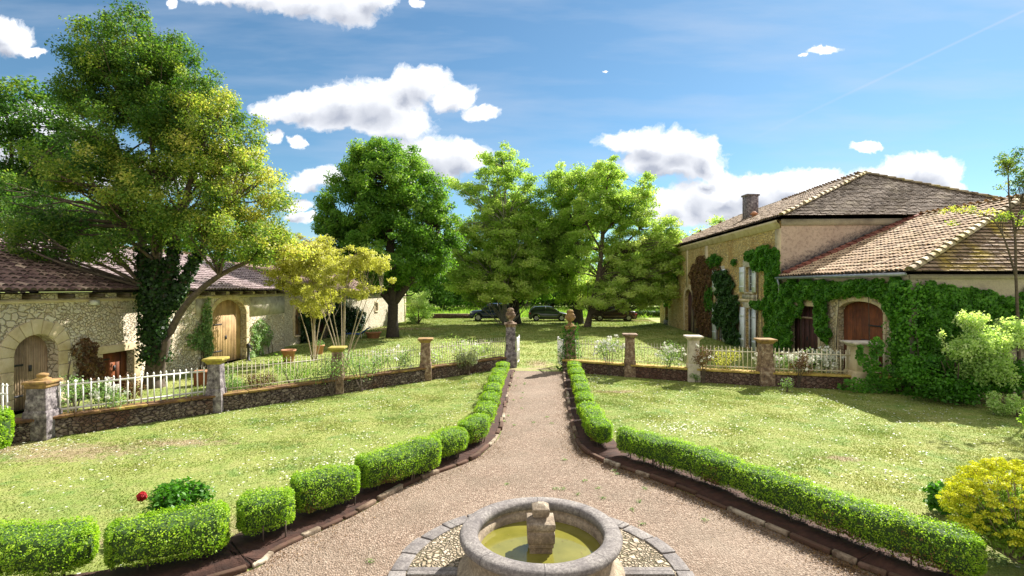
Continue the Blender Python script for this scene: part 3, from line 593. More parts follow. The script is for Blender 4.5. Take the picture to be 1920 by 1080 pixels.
# ------------------------------------------------------------ box hedges
def even_angles(n, w, h, p):
    t = np.linspace(0, 2*np.pi, 721); c, q = np.cos(t), np.sin(t)
    a = np.sign(c)*np.abs(c)**p*w/2; b = np.sign(q)*np.abs(q)**p*h/2; d = np.hypot(np.diff(a), np.diff(b)); cum = np.concatenate(([0], np.cumsum(d)))
    return np.interp(rng.uniform(0, cum[-1], n), cum, t)
def hedge(name, pts, width, height, label, cat='box hedge', group=None, dens=4200, leaf=.024, seed=0, bare=True, mat='leaf_box', z0=.05, sq=.52, notch=0.):
    pts = [np.array(p, float) for p in pts]
    seg = [np.linalg.norm(pts[i+1]-pts[i]) for i in range(len(pts)-1)]; L_ = sum(seg); cum = np.concatenate(([0], np.cumsum(seg)))
    PX = np.array(pts)
    ph = rng.uniform(0, 6, 6)
    def frame(s):
        x = np.interp(s, cum, PX[:, 0]); y = np.interp(s, cum, PX[:, 1]); e = .08
        x2 = np.interp(np.clip(s+e, 0, L_), cum, PX[:, 0])-np.interp(np.clip(s-e, 0, L_), cum, PX[:, 0]); y2 = np.interp(np.clip(s+e, 0, L_), cum, PX[:, 1])-np.interp(np.clip(s-e, 0, L_), cum, PX[:, 1])
        l = np.hypot(x2, y2)+1e-9; return x, y, x2/l, y2/l
    def surf(s, th, k=1.):
        x, y, tx, ty = frame(s)
        e = min(.30, L_*.5); d = np.minimum(s, L_-s)/e; end = np.where(d < 1, np.sqrt(np.clip(1-(1-d)**2, 0, 1)), 1.)*.9+.10*np.clip(d*3, 0, 1)
        lump = 1+.10*np.sin(s*6+ph[0]+.6*np.sin(s*2.3))+.05*np.sin(s*13+ph[1]+th*2)+.05*np.sin(th*4+s*5+ph[2])+.03*np.sin(th*9+s*17)
        nt = notch*np.exp(-((np.mod(s+.12*np.sin(s*1.9)+ph[4], .62)-.31)/.055)**2); lump = lump-nt*1.1
        c, sn = np.cos(th), np.sin(th); p = sq
        a = np.sign(c)*np.abs(c)**p*width/2*end*lump*k; b = np.sign(sn)*np.abs(sn)**p
        foot = np.where(b < 0, 1-.10*np.abs(b), 1.); a = a*foot
        zc = z0+.09+(height-.09)*.5; zz = zc+b*(height-.09)*.5*(1+.07*np.sin(s*4+ph[3])+.05*np.sin(s*11+ph[1])-nt+.03*np.sin(s*23+th*4))*k*(.6+.4*end)
        return np.stack([x-ty*a, y+tx*a, zz], -1)
    mb = MB(); ns, nt_ = max(6, int(L_*10)), 18
    S, T = np.meshgrid(np.linspace(0, L_, ns), np.linspace(0, 2*np.pi, nt_, endpoint=False), indexing='ij')
    Vc = surf(S.ravel(), T.ravel(), .84); Vc[:, 2] = np.maximum(Vc[:, 2], z0+.03)
    Fs = np.array([(i*nt_+k, i*nt_+(k+1) % nt_, (i+1)*nt_+(k+1) % nt_, (i+1)*nt_+k) for i in range(ns-1) for k in range(nt_)])
    mb.raw(Vc, Fs, .5, 1); mb.raw(Vc[:nt_], [tuple(range(nt_))], .5, 1); mb.raw(Vc[-nt_:], [tuple(range(nt_))], .5, 1)
    n = int(dens*(L_+.3)*(width+height)*1.6)
    s = rng.uniform(0, L_, n); th = even_angles(n, width, height, sq)
    # extra leaves on the two end faces
    m_ = int(n*min(.3, .3/L_)); s[:m_] = np.where(rng.random(m_) < .5, rng.uniform(0, .1, m_), L_-rng.uniform(0, .1, m_))
    k = rng.uniform(.84, 1.05, n)+np.where(rng.random(n) < .02, rng.uniform(.03, .12, n), 0); C = surf(s, th, k)
    Cc = surf(s, th, .6); bias = C-Cc; bias /= np.linalg.norm(bias, axis=1)[:, None]+1e-9
    lump = np.sin(s*9+ph[4])*np.sin(th*4+ph[5])
    clump = (np.sin(C[:, 0]*31+ph[0])*np.sin(C[:, 1]*29+ph[1])*np.sin(C[:, 2]*33+ph[2]))
    gap = (clump < -.32) & (rng.random(n) < .8)
    keep = ~gap & ~((C[:, 2] < z0+.10) & (rng.random(n) < .6)); C, bias = C[keep], bias[keep]; n = len(C)
    tint = .48+.2*clump[keep]+.12*np.sin(C[:, 0]*5+ph[1])*np.sin(C[:, 1]*4+ph[2])+rng.normal(size=n)*.2
    add_leaves(mb, C+rng.normal(size=(n, 3))*.008, leaf, tint, bias*.8+np.array([0, 0, .35]), .9, .6)
    mats = [M[mat], M['hedge_core'], M['bark'], M['leaf_dry']]
    for q in range(max(3, int(L_*5))):      # woody stems at the foot
        x, y, tx, ty = frame(np.array([random.uniform(.05, L_-.05)])); o = random.uniform(-.3, .3)*width
        mb.tube([(x[0]-ty[0]*o, y[0]+tx[0]*o, z0-.03), (x[0]-ty[0]*o*1.4, y[0]+tx[0]*o*1.4, z0+height*.4)], [.012, .007], 5, mi=2)
    if bare:                              # browned twigs low on one side
        nb = int(240*L_); s = rng.normal(size=nb)*.10+rng.choice(rng.uniform(.1, max(.2, L_-.1), max(1, int(L_*1.2))), nb); s = np.clip(s, 0, L_); th = rng.uniform(-1.6, .1, nb) if rng.random() < .5 else rng.uniform(3.0, 4.8, nb); C = surf(s, th, 1.02)
        add_leaves(mb, C, leaf*1.1, rng.uniform(.2, 1, nb), None, mi=3)
    o = mb.build(name, mats); tag(o, label, cat, group); return o

def bed_block(xl, xr, yb, cx_off=.0, h=.47, w=.44, **k):
    """block between two pixel columns whose front foot sits on pixel row yb (ground)"""
    pass
def from_kerb(curve, sgn, px0, px1, d, by='x'):
    """stretch of a kerb curve between two pixel columns, pushed d metres into the bed"""
    c = offset(dense(curve, 3), sgn*d); out = []
    for (x, y) in c:
        if y <= .8: continue
        q = 960+F*x/y if by == 'x' else 540+F*(H-.5)/y
        if min(px0, px1) <= q <= max(px0, px1): out.append((x, y))
    return out
gl = 'clipped box hedge blocks bordering the gravel'
Dl = .48
big = [(0, 1, 'long clipped box hedge block cut off by the corner below the red peony', None)]
for (pts, w_, h_, lab) in (([(-6.6, 5.46), (-5.6, 5.54), (-4.62, 5.62)], .62, .56, 'long clipped box hedge block in the corner nearest the camera on the barn side'),
                   ([(-4.46, 5.62), (-3.95, 5.85), (-3.38, 6.12)], .62, .58, 'clipped box hedge block directly in front of the red peony bush'),
                   ([(-3.44, 6.40), (-2.84, 6.68)], .60, .56, 'small rounded box bush between the peony hedge block and the yellowing box bush'),
                   ([(-3.02, 7.0), (-2.28, 7.58)], .58, .58, 'rounded box bush with yellowing leaves on its face, barn side of the gravel'),
                   ([(-2.36, 7.80), (-1.85, 8.35), (-1.30, 8.95)], .56, .58, 'long clipped box block with a bare brown end beside the gravel, barn side'),
                   ([(-1.42, 9.12), (-.96, 9.8)], .54, .54, 'clipped box block just uphill of the long bare-ended one, barn side'),
                   ([(-.96, 9.98), (-.62, 10.75)], .5, .52, 'short clipped box block where the gravel narrows into the straight path, barn side')):
    hedge('box_hedge', pts, w_, h_, lab, group=gl, dens=4300, notch=.05)
ordn = ['first', 'second', 'third', 'fourth', 'fifth', 'sixth', 'seventh', 'eighth']
rows = [(676, 684), (687, 698), (700, 712), (714, 728), (730, 747), (749, 770), (772, 792)]
for i, (a, b) in enumerate(rows):
    pts = from_kerb(Lk, -1, a, b, .40, by='y')
    if len(pts) > 1: hedge('box_hedge', pts, .46, .46, 'narrow box block lining the straight path, %s from the gate on the barn side' % ordn[i], group=gl, dens=2400, leaf=.03, sq=.42)
for i, (a, b) in enumerate(rows):
    pts = from_kerb(Rk, 1, a, b, .40, by='y')
    if len(pts) > 1: hedge('box_hedge', pts, .46, .46, 'narrow box block lining the straight path, %s from the gate on the farmhouse side' % ordn[i], group=gl, dens=2400, leaf=.03, sq=.42)
hedge('box_hedge', from_kerb(Rk, 1, 1108, 1136, .42), .44, .50, 'dark-footed box block just before the gap in the farmhouse side hedge', group=gl, dens=3600, sq=.4)
c = offset(dense(Rk, 3), .52); pts = [p for p in c if p[1] > .8 and 1163 <= 960+F*p[0]/p[1] and p[1] > 5.35]
hedge('box_hedge', pts, .48, .53, 'very long low box hedge sweeping from the path gap to the yellow spurge', group=gl, dens=4200, sq=.46, notch=.14)
hedge('box_hedge', [(-10.6, 9.6), (-9.75, 9.95)], .8, .85, 'taller box hedge block standing by the white side fence', dens=1900, leaf=.04, z0=0)
hedge('box_hedge', [(-11.9, 9.0), (-10.7, 9.5)], .8, .8, 'box hedge block behind the taller one, cut by the picture edge', dens=1900, leaf=.04, z0=0)

# ------------------------------------------------------------ garden walls, pillars, railings
def wall_along(name, pts, h, th, label, wmat, cmat):
    e = empty(name, (pts[0][0], pts[0][1], 0), label, 'wall')
    a = offset(pts, th/2); b = offset(pts, -th/2); mb = MB(); n = len(pts); V = []
    for i in range(n):
        k = [random.uniform(-.015, .015) for _ in range(4)]
        V += [(a[i][0]+k[0], a[i][1]+k[1], 0), (a[i][0]+k[0], a[i][1]+k[1], h), (b[i][0]+k[2], b[i][1]+k[3], h), (b[i][0]+k[2], b[i][1]+k[3], 0)]
    Fs = [(i*4+q, i*4+q+1, i*4+q+5, i*4+q+4) for i in range(n-1) for q in (0, 1, 2)]+[(0, 1, 2, 3), (4*n-1, 4*n-2, 4*n-3, 4*n-4)]
    mb.raw(V, Fs); part(mb, 'stonework', wmat, e)
    mb = MB(); 
    a = offset(pts, th/2+.04); b = offset(pts, -th/2-.04)
    i = 0
    while i < n-1:
        j = min(n-1, i+random.choice((2, 3, 4))); z = h+random.uniform(0, .015); d = random.uniform(-.015, .015)
        mb.prism([(p[0]+d, p[1]) for p in a[i:j+1]]+[(p[0]+d, p[1]) for p in b[i:j+1][::-1]], h+.002, z+.055); i = j
    part(mb, 'coping', cmat, e, bevel=.012)
    return e
def lin(a, b, step):
    n = max(2, int(math.dist(a, b)/step)); return [(a[0]+(b[0]-a[0])*i/n, a[1]+(b[1]-a[1])*i/n) for i in range(n+1)]
WH = .40
wall_along('low_wall', lin(Lwall[0], Lwall[1], .22), WH, .30, 'low mossy rubble wall running from the near urn pillar to the gate, barn side', M['garden_wall'], M['coping'])
wall_along('low_wall', dense(Rwall, 3), WH, .30, 'low dark red-brown wall curving from the gate to the wing, farmhouse side', M['garden_wall_dark'], M['coping_yellow'])

def pillar(x, y, h, w, label, shaft='lichen_stone', cap='orange_lichen', rz=0., finial=None, capw=1.45, group='stone pillars of the garden fence', dh=0.):
    e = empty('stone_pillar', (x, y, 0), label, 'pillar', group)
    mb = MB(); mb.sqlathe((x, y, 0), [(w*.58, 0), (w*.57, .42), (w*.56, .50), (w*.55, .58), (w*.50, .62)], rz); part(mb, 'base', M[shaft], e, bevel=.015)
    mb = MB(); prof = [(w*.5, .60)]
    for k in range(1, 7): prof.append((w*.5*(1-.02*k)*random.uniform(.985, 1.015), .60+(h-.16-.60)*k/7))
    prof.append((w*.44, h-.15)); mb.sqlathe((x, y, 0), prof, rz); part(mb, 'shaft', M[shaft], e, bevel=.012)
    mb = MB(); mb.sqlathe((x, y, 0), [(w*.45, h-.16), (w*.50, h-.13), (w*.62*capw/1.45, h-.075), (w*.5*capw, h-.06), (w*.5*capw, h-.012), (w*.46*capw, h)], rz); part(mb, 'cap', M[cap], e, bevel=.008)
    if finial == 'ball':
        mb = MB(); mb.lathe((x, y, h), [(w*.36, 0), (w*.34, .03), (w*.2, .06), (w*.22, .08), (w*.26, .1), (w*.24, .13), (w*.1, .15), (.001, .15)], 14); part(mb, 'finial', M[cap], e, smooth=True)
    if finial == 'urn':
        mb = MB(); mb.lathe((x, y, h), [(.15, 0), (.15, .05), (.08, .08), (.07, .13), (.14, .20), (.20, .28), (.21, .34), (.17, .39), (.19, .42), (.14, .46), (.12, .50), (.15, .53), (.10, .60), (.001, .62)], 16, wob=.04)
        part(mb, 'urn', M['orange_lichen' if shaft != 'grey_stone' else 'lichen_stone'], e, smooth=True)
    return e
r45 = math.atan2(Lwall[1][1]-Lwall[0][1], Lwall[1][0]-Lwall[0][0])
def on_line(px):
    (x0, y0), (x1, y1) = Lwall; k = (px-960)/F; t = (k*y0-x0)/((x1-x0)-k*(y1-y0)); return (x0+t*(x1-x0), y0+t*(y1-y0))
def on_curve(px):
    for i in range(len(Rwall)-1):
        a, b = Rwall[i], Rwall[i+1]; k = (px-960)/F; den = ((b[0]-a[0])-k*(b[1]-a[1])); t = (k*a[1]-a[0])/den if abs(den) > 1e-9 else -1
        if 0 <= t <= 1: return (a[0]+t*(b[0]-a[0]), a[1]+t*(b[1]-a[1])), math.atan2(b[1]-a[1], b[0]-a[0])
    return Rwall[-1], 0
PL = [on_line(80), on_line(405), on_line(633), on_line(798)]
pillar(*PL[0], 1.24, .42, 'thick grey pillar with a mossy domed cap beside the white side fence', 'grey_stone', 'orange_lichen', .12, 'ball', 1.15)
pillar(*PL[1], 1.40, .34, 'dark stone pillar with a bright yellow-green mossy cap before the tall arched door', 'grey_stone', 'yellow_lichen', .15)
pillar(*PL[2], 1.42, .34, 'mottled pillar below the golden many-stemmed tree', 'lichen_stone', 'yellow_lichen', .12)
pillar(*PL[3], 1.46, .36, 'pillar with an orange cap, last before the gate on the barn side', 'lichen_stone', 'orange_lichen', .1)
pillar(-.06, 20.75, 1.78, .42, 'tall grey gate pillar carrying a weathered stone urn, barn side', 'grey_stone', 'lichen_stone', .05, 'urn', 1.2, 'gate pillars')
pillar(2.27, 20.0, 1.74, .38, 'tall ivy-wrapped gate pillar carrying a reddish urn, farmhouse side', 'lichen_stone', 'orange_lichen', .05, 'urn', 1.2, 'gate pillars')
PR = []
for px, h, w, lab, sh, cp, cw in ((1181, 1.55, .36, 'brown pillar next to the gate on the farmhouse side', 'lichen_stone', 'lichen_stone', 1.45),
                        (1300, 1.57, .38, 'pale pillar with a climbing rose at its foot', 'pale_stone', 'pale_stone', 1.5),
                        (1435, 1.54, .40, 'pillar with a flaring orange lichened cap in front of the long shutters', 'lichen_stone', 'orange_lichen', 1.4),
                        (1614, 1.52, .62, 'broad cream plastered pillar in front of the red carriage door', 'cream_stone', 'pale_stone', 1.35)):
    (p, a) = on_curve(px); PR.append((p, a)); pillar(*p, h, w, lab, sh, cp, a*.3, None, cw)

def railing(a, b, label, mat, z0=WH+.06, top=.72, step=.115, thick=.009, rails=(.10, .62), group='railings on the low walls', trim=.28, white_top=None, spear=True):
    L_ = math.dist(a, b); ux, uy = (b[0]-a[0])/L_, (b[1]-a[1])/L_; rz = math.atan2(uy, ux)
    a = (a[0]+ux*trim, a[1]+uy*trim); b = (b[0]-ux*trim, b[1]-uy*trim); L_ -= 2*trim
    e = empty('railing', (a[0], a[1], z0), label, 'railing', group)
    for r in rails:
        mb = MB(); mb.box(((a[0]+b[0])/2, (a[1]+b[1])/2, z0+r), (L_, .014, thick*3), rz); part(mb, 'rail', M[mat], e)
    mb = MB(); c = (0, 0, 0)
    mb.box((0, 0, top/2), (thick*2, thick*1.3, top), 0, .5)
    if spear: mb.sqlathe((0, 0, top), [(thick*.8, 0), (thick*1.5, .02), (thick*.1, .07)], 0)
    src = mb.build('picket', M[mat], e); n = max(2, int(L_/step))
    for i in range(n+1):
        t = i/n*L_; o = src if i == 0 else src.copy()
        if i: col.objects.link(o); o.parent = e
        o.location = (ux*t, uy*t, random.uniform(-.012, .008)); o.rotation_euler = (random.uniform(-.02, .02), random.uniform(-.03, .03), rz)
    return e
railing(PL[0], PL[1], 'white painted railing among roses between the near urn pillar and the mossy-capped pillar', 'white_paint', step=.125, thick=.014, top=.66)
railing(PL[1], PL[2], 'thin rusty railing between the mossy-capped pillar and the one below the golden tree', 'pale_iron', step=.11, thick=.006)
railing(PL[2], PL[3], 'thin rusty railing under the long row of roses, barn side', 'pale_iron', step=.11, thick=.006)
railing(PL[3], (-.1, 20.7), 'railing beside the gate, barn side, with the grey-leaved bush before it', 'pale_iron', step=.11, thick=.007)
railing((2.2, 19.67), PR[0][0], 'railing beside the ivy-wrapped gate pillar, farmhouse side', 'pale_iron', step=.115, thick=.007)
railing(PR[0][0], PR[1][0], 'thin rusty railing between the brown pillar and the pale pillar', 'pale_iron', step=.115, thick=.006)
railing(PR[1][0], PR[2][0], 'cream railing between the pale pillar and the orange-capped pillar', 'cream_paint', step=.125, thick=.012)
railing(PR[2][0], PR[3][0], 'cream railing under white roses between orange-capped and broad cream pillars', 'cream_paint', step=.135, thick=.013)
railing(PR[3][0], (12.05, 15.85), 'short cream railing between the broad cream pillar and the wing', 'cream_paint', step=.13, thick=.013, trim=.3)
# white side fence left of the near pillar (stands on the ground)
railing((-12.5, 10.9), (-10.5, 10.75), 'white picket side fence with two low rails, cut by the picture edge', 'white_paint', z0=.15, top=.98, step=.12, thick=.014, rails=(.12, .26, .82), trim=.1, group=None)
def gate_leaf(x, y, ang, label):
    e = empty('gate_leaf', (x, y, 0), label, 'gate', 'open gate leaves'); W, Ht = .95, 1.15; c, s = math.cos(ang), math.sin(ang)
    for nm, lst in (('stile', ((0., Ht), (W, Ht))),):
        for (t, h) in lst:
            mb = MB(); mb.box((x+c*t, y+s*t, .06+h/2), (.07, .05, h), ang); part(mb, nm, M['white_paint'], e)
    for z in (.15, .62, 1.12):
        mb = MB(); mb.box((x+c*W/2, y+s*W/2, z), (W-.08, .035, .07), ang); part(mb, 'rail', M['white_paint'], e)
    for k in range(7):
        t = W*(k+1)/8; mb = MB(); mb.box((x+c*t, y+s*t, .64), (.045, .02, 1.02), ang); part(mb, 'slat', M['white_paint'], e)
gate_leaf(.20, 20.75, R(84), 'white wooden gate leaf swung open against the urn pillar, barn side')
gate_leaf(2.03, 20.1, R(98), 'white wooden gate leaf swung open against the ivy-wrapped pillar')

# ------------------------------------------------------------ buildings
class Plane:
    """vertical wall plane from p0 to p1, outward normal n (x,y)"""
    def __init__(s, p0, p1, n):
        s.p0 = np.array(p0, float); s.p1 = np.array(p1, float); s.L = np.linalg.norm(s.p1-s.p0); s.u = (s.p1-s.p0)/s.L; s.n = np.array([-s.u[1], s.u[0]])
        if np.dot(s.n, n) < 0: s.n = -s.n
    def pt(s, a, z, d=0.): q = s.p0+s.u*a+s.n*d; return (q[0], q[1], z)
    def s_px(s, px):
        k = (px-960)/F; return (k*s.p0[1]-s.p0[0])/(s.u[0]-k*s.u[1])
    def at_px(s, px, py):
        a = s.s_px(px); y = s.p0[1]+s.u[1]*a; return a, H-(py-540)/F*y
def top_fn(o):
    c = (o['a']+o['b'])/2; hw = (o['b']-o['a'])/2
    return lambda s: o['z1']+o.get('rise', 0)*math.sqrt(max(0, 1-((s-c)/hw)**2))
def facade(pl, z0, z1, ops, mat, parent, reveal=.3, name='wall', z1b=None):
    """wall skin with real openings and reveals"""
    mb = MB(); zt = lambda s: z1+((z1b-z1) if z1b else 0)*s/pl.L
    xs = {0., pl.L}
    for o in ops:
        n = 12 if o.get('rise') else 1
        for k in range(n+1):
            th = math.pi*k/n; xs.add(round((o['a']+o['b'])/2-(o['b']-o['a'])/2*math.cos(th), 5))
    s_ = 0.
    while s_ < pl.L: xs.add(round(s_, 5)); s_ += 1.
    xs = sorted(xs)
    flip = np.cross(np.append(pl.u, 0), (0, 0, 1))[:2] @ pl.n < 0
    def q(a, b, c, d):
        f = (0, 1, 2, 3) if not flip else (3, 2, 1, 0); mb.raw([a, b, c, d], [f])
    for i in range(len(xs)-1):
        a, b = xs[i], xs[i+1]
        if b-a < 1e-4: continue
        m_ = (a+b)/2; inside = [o for o in ops if o['a'] < m_ < o['b']]; inside.sort(key=lambda o: o['z0']); lo = (z0, z0)
        for o in inside:
            if o['z0'] > lo[0]+1e-4: q(pl.pt(a, lo[0]), pl.pt(b, lo[1]), pl.pt(b, o['z0']), pl.pt(a, o['z0']))
            f = top_fn(o); lo = (f(a), f(b))
            q(pl.pt(a, lo[0]), pl.pt(b, lo[1]), pl.pt(b, lo[1], -reveal), pl.pt(a, lo[0], -reveal))
            q(pl.pt(a, o['z0'], -reveal), pl.pt(b, o['z0'], -reveal), pl.pt(b, o['z0']), pl.pt(a, o['z0']))
        q(pl.pt(a, lo[0]), pl.pt(b, lo[1]), pl.pt(b, zt(b)), pl.pt(a, zt(a)))
    for o in ops:
        q(pl.pt(o['a'], o['z0']), pl.pt(o['a'], o['z1']), pl.pt(o['a'], o['z1'], -reveal), pl.pt(o['a'], o['z0'], -reveal))
        q(pl.pt(o['b'], o['z0'], -reveal), pl.pt(o['b'], o['z1'], -reveal), pl.pt(o['b'], o['z1']), pl.pt(o['b'], o['z0']))
    return part(mb, name, mat, parent)
def pbox(mb, pl, a, b, z0, z1, d0, d1, tint=None, ztop=None):
    """box on a plane; ztop(s) may give a sloping top"""
    za, zb = (z1, z1) if ztop is None else (ztop(a), ztop(b))
    V = [pl.pt(a, z0, d0), pl.pt(b, z0, d0), pl.pt(b, z0, d1), pl.pt(a, z0, d1), pl.pt(a, za, d0), pl.pt(b, zb, d0), pl.pt(b, zb, d1), pl.pt(a, za, d1)]
    mb.raw(V, [(3,2,1,0),(4,5,6,7),(0,1,5,4),(1,2,6,5),(2,3,7,6),(3,0,4,7)], random.random() if tint is None else tint)
def plank_door(pl, o, mat, parent, depth=.22, n=6, label=None, name='door', split=False):
    mb = MB(); f = top_fn(o); w = (o['b']-o['a'])/n
    for k in range(n):
        a = o['a']+k*w+.006; b = o['a']+(k+1)*w-.006; t = random.random(); m_ = 3 if o.get('rise') else 1; dd = -depth+random.uniform(-.006, .006)
        for i in range(m_):
            aa, bb = a+(b-a)*i/m_, a+(b-a)*(i+1)/m_
            pbox(mb, pl, aa, bb, o['z0']+.03, o['z1'], dd-.03, dd, t, ztop=f)
    d = part(mb, name, M[mat], parent)
    mb = MB(); pbox(mb, pl, o['a']+.01, o['b']-.01, o['z0']+.02, o['z1'], -depth-.06, -depth-.045, .5); 
    mb.build('backing', M['door_dark'], d, offset=tuple(parent.location))
    for z in (.25, .8):
        mb = MB(); zz = o['z0']+(o['z1']-o['z0'])*z; pbox(mb, pl, o['a']+.05, o['a']+w*n*.42, zz, zz+.05, -depth+.008, -depth+.016, .5); mb.build('hinge', M['old_iron'], d, offset=tuple(parent.location))
    mb = MB(); zz = o['z0']+1.0 if o['z1']-o['z0'] > 1.2 else (o['z0']+o['z1'])/2; pbox(mb, pl, (o['a']+o['b'])/2+.05, (o['a']+o['b'])/2+.12, zz, zz+.16, -depth+.008, -depth+.03, .5); mb.build('handle', M['old_iron'], d, offset=tuple(parent.location))
    if label: d['label'] = label
    return d
def surround(pl, o, mat, parent, w=.26, proud=.03, jambs=True, name='surround'):
    mb = MB(); c = (o['a']+o['b'])/2; hw = (o['b']-o['a'])/2; rise = o.get('rise', 0)
    if rise:
        n = 9
        for k in range(n):
            t0, t1 = math.pi*(k+.03)/n, math.pi*(k+.97)/n; ww = w*random.uniform(.9, 1.35); poly = []
            for (t, e) in ((t0, 0), ((t0+t1)/2, 0), (t1, 0), (t1, ww), ((t0+t1)/2, ww), (t0, ww)):
                poly.append((c-(hw+e+.004)*math.cos(t), o['z1']+(rise+e+.004)*math.sin(t)))
            V = [pl.pt(a, z, proud) for a, z in poly]+[pl.pt(a, z, -.05) for a, z in poly]; m_ = len(poly)
            mb.raw(V, [tuple(range(m_)), tuple(range(m_, 2*m_))[::-1]]+[(i, m_+i, m_+(i+1) % m_, (i+1) % m_) for i in range(m_)], random.random())
    else: pbox(mb, pl, o['a']-w*.9, o['b']+w*.9, o['z1']+.004, o['z1']+w, -.05, proud)
    if jambs:
        z = o['z0']
        while z < o['z1']-.05:
            h = min(random.uniform(.28, .42), o['z1']-z)
            for sd in (0, 1):
                ww = w*random.uniform(.75, 1.3)
                if sd: pbox(mb, pl, o['b']+.004, o['b']+ww, z+.006, z+h-.006, -.05, proud+random.uniform(-.005, .006))
                else: pbox(mb, pl, o['a']-ww, o['a']-.004, z+.006, z+h-.006, -.05, proud+random.uniform(-.005, .006))
            z += h
    if o['z0'] > .3: pbox(mb, pl, o['a']-.08, o['b']+.08, o['z0']-.10, o['z0']-.004, -.1, proud+.05)
    return part(mb, name, mat, parent, bevel=.01)
def window(pl, o, parent, depth=.16, frame='shutter', cols=2, rows_=3, name='window', door=False):
    mb = MB(); fw = .055; a, b, z0, z1 = o['a']+.004, o['b']-.004, o['z0']+.004, o['z1']-.004
    for (p, q, r, s) in ((a, a+fw, z0, z1), (b-fw, b, z0, z1), (a+fw, b-fw, z0, z0+fw*1.2), (a+fw, b-fw, z1-fw, z1), ((a+b)/2-.03, (a+b)/2+.03, z0+fw*1.2, z1-fw)): pbox(mb, pl, p, q, r, s, -depth-.05, -depth, .5)
    for k in range(1, rows_):
        z = z0+(z1-z0)*k/rows_; pbox(mb, pl, a+fw, (a+b)/2-.03, z-.014, z+.014, -depth-.04, -depth-.006, .5); pbox(mb, pl, (a+b)/2+.03, b-fw, z-.014, z+.014, -depth-.04, -depth-.006, .5)
    w = part(mb, name, M[frame], parent)
    mb = MB(); pbox(mb, pl, a+fw*.6, b-fw*.6, z0+fw*.6, z1-fw*.6, -depth-.036, -depth-.026, .5); mb.build('pane', M['glass'], w, offset=tuple(parent.location))
    return w
def shutters(pl, o, parent, w=.45, ang=.0):
    for sd in (0, 1):
        mb = MB(); a, b = (o['a']-w-.03, o['a']-.03) if not sd else (o['b']+.03, o['b']+w*1.5+.03)
        pbox(mb, pl, a, b, o['z0']-.02, o['z1']+.02, .05, .085, .5)
        for z in (.2, .8): zz = o['z0']+(o['z1']-o['z0'])*z; pbox(mb, pl, a+.02, b-.02, zz-.04, zz+.04, .087, .105, .5)
        for k in (1, 2): q = a+(b-a)*k/3; pbox(mb, pl, q-.005, q+.005, o['z0'], o['z1'], .0865, .093, .5)
        part(mb, 'shutter', M['shutter'], parent)

def tile_face(mb, poly3, pitch_u=.20, course=.32, r=.092, mi=0, tbase=.5, tvar=.25, rowvar=.03, under=True, umi=1, flat=False):
    """rows of canal tiles over a planar polygon; its first edge is the eave"""
    Pq = np.array(poly3, float); u = Pq[1]-Pq[0]; u /= np.linalg.norm(u); n = np.cross(u, Pq[2]-Pq[0]); n /= np.linalg.norm(n)
    if n[2] < 0: n = -n
    w = np.cross(n, u)
    if w[2] < 0: w = -w
    ab = [((p-Pq[0])@u, (p-Pq[0])@w) for p in Pq]
    amin, amax, bmax = min(a for a, b in ab), max(a for a, b in ab), max(b for a, b in ab)
    A, B = np.meshgrid(np.arange(amin+pitch_u/2, amax, pitch_u), np.arange(0, bmax, course)); A = A.ravel(); B = B.ravel()
    k = in_poly(A, B+course*.45, ab); A, B = A[k], B[k]; m_ = len(A)
    A = A+rng.normal(size=m_)*.008; L_ = course*1.22; seg = 5; th = np.linspace(math.pi, 0, seg)
    skew = rng.normal(size=m_)*.018; lift = rng.uniform(0, .022, m_)+.03*np.abs(np.sin(A*.9+B*1.3))*.5
    if flat:
        hw = pitch_u*.48; fr = []
        for (da, bb, hh) in ((-hw, -.02, .036), (hw, -.02, .036), (hw, course*1.1, .002), (-hw, course*1.1, .002), (-hw, -.02, .0), (hw, -.02, .0)):
            a = A+da; b = B+bb; h = hh+lift*(1 if bb < 0 else 0); fr.append(Pq[0]+a[:, None]*u+b[:, None]*w+h[:, None]*n)
        V = np.stack(fr, 1).reshape(-1, 3); base = np.arange(m_)[:, None]*6; tint = np.repeat(np.clip(tbase+rng.normal(size=m_)*tvar, 0, 1), 6)
        mb.raw(V, base+np.array([0, 1, 2, 3]), tint, mi); mb.raw(V, base+np.array([4, 5, 1, 0]), tint*.2, umi)
        if under: mb.raw(Pq, [tuple(range(len(Pq)))], .5, umi)
        return
    rings = []
    for (bb, rr, hh) in ((-.02, r, .030), (L_, r*.8, .004)):
        for t in th:
            a = A+rr*math.cos(t)+(skew if bb > 0 else 0); b = B+bb; h = rr*.78*math.sin(t)+hh+lift
            rings.append(Pq[0]+a[:, None]*u+b[:, None]*w+h[:, None]*n)
    V = np.stack(rings, 1).reshape(-1, 3); base = np.arange(m_)[:, None]*(2*seg)
    tint = np.clip(tbase+rng.normal(size=m_)*tvar+rowvar*rng.normal(size=m_), 0, 1); tint = np.repeat(tint, 2*seg)
    Fq = np.concatenate([base+np.array([i, i+1, seg+i+1, seg+i]) for i in range(seg-1)])
    mb.raw(V, Fq, tint, mi)
    cap = base+np.arange(seg); mb.raw(V, np.ascontiguousarray(cap), tint*.3, umi)
    if under: mb.raw(Pq, [tuple(range(len(Pq)))], .5, umi)
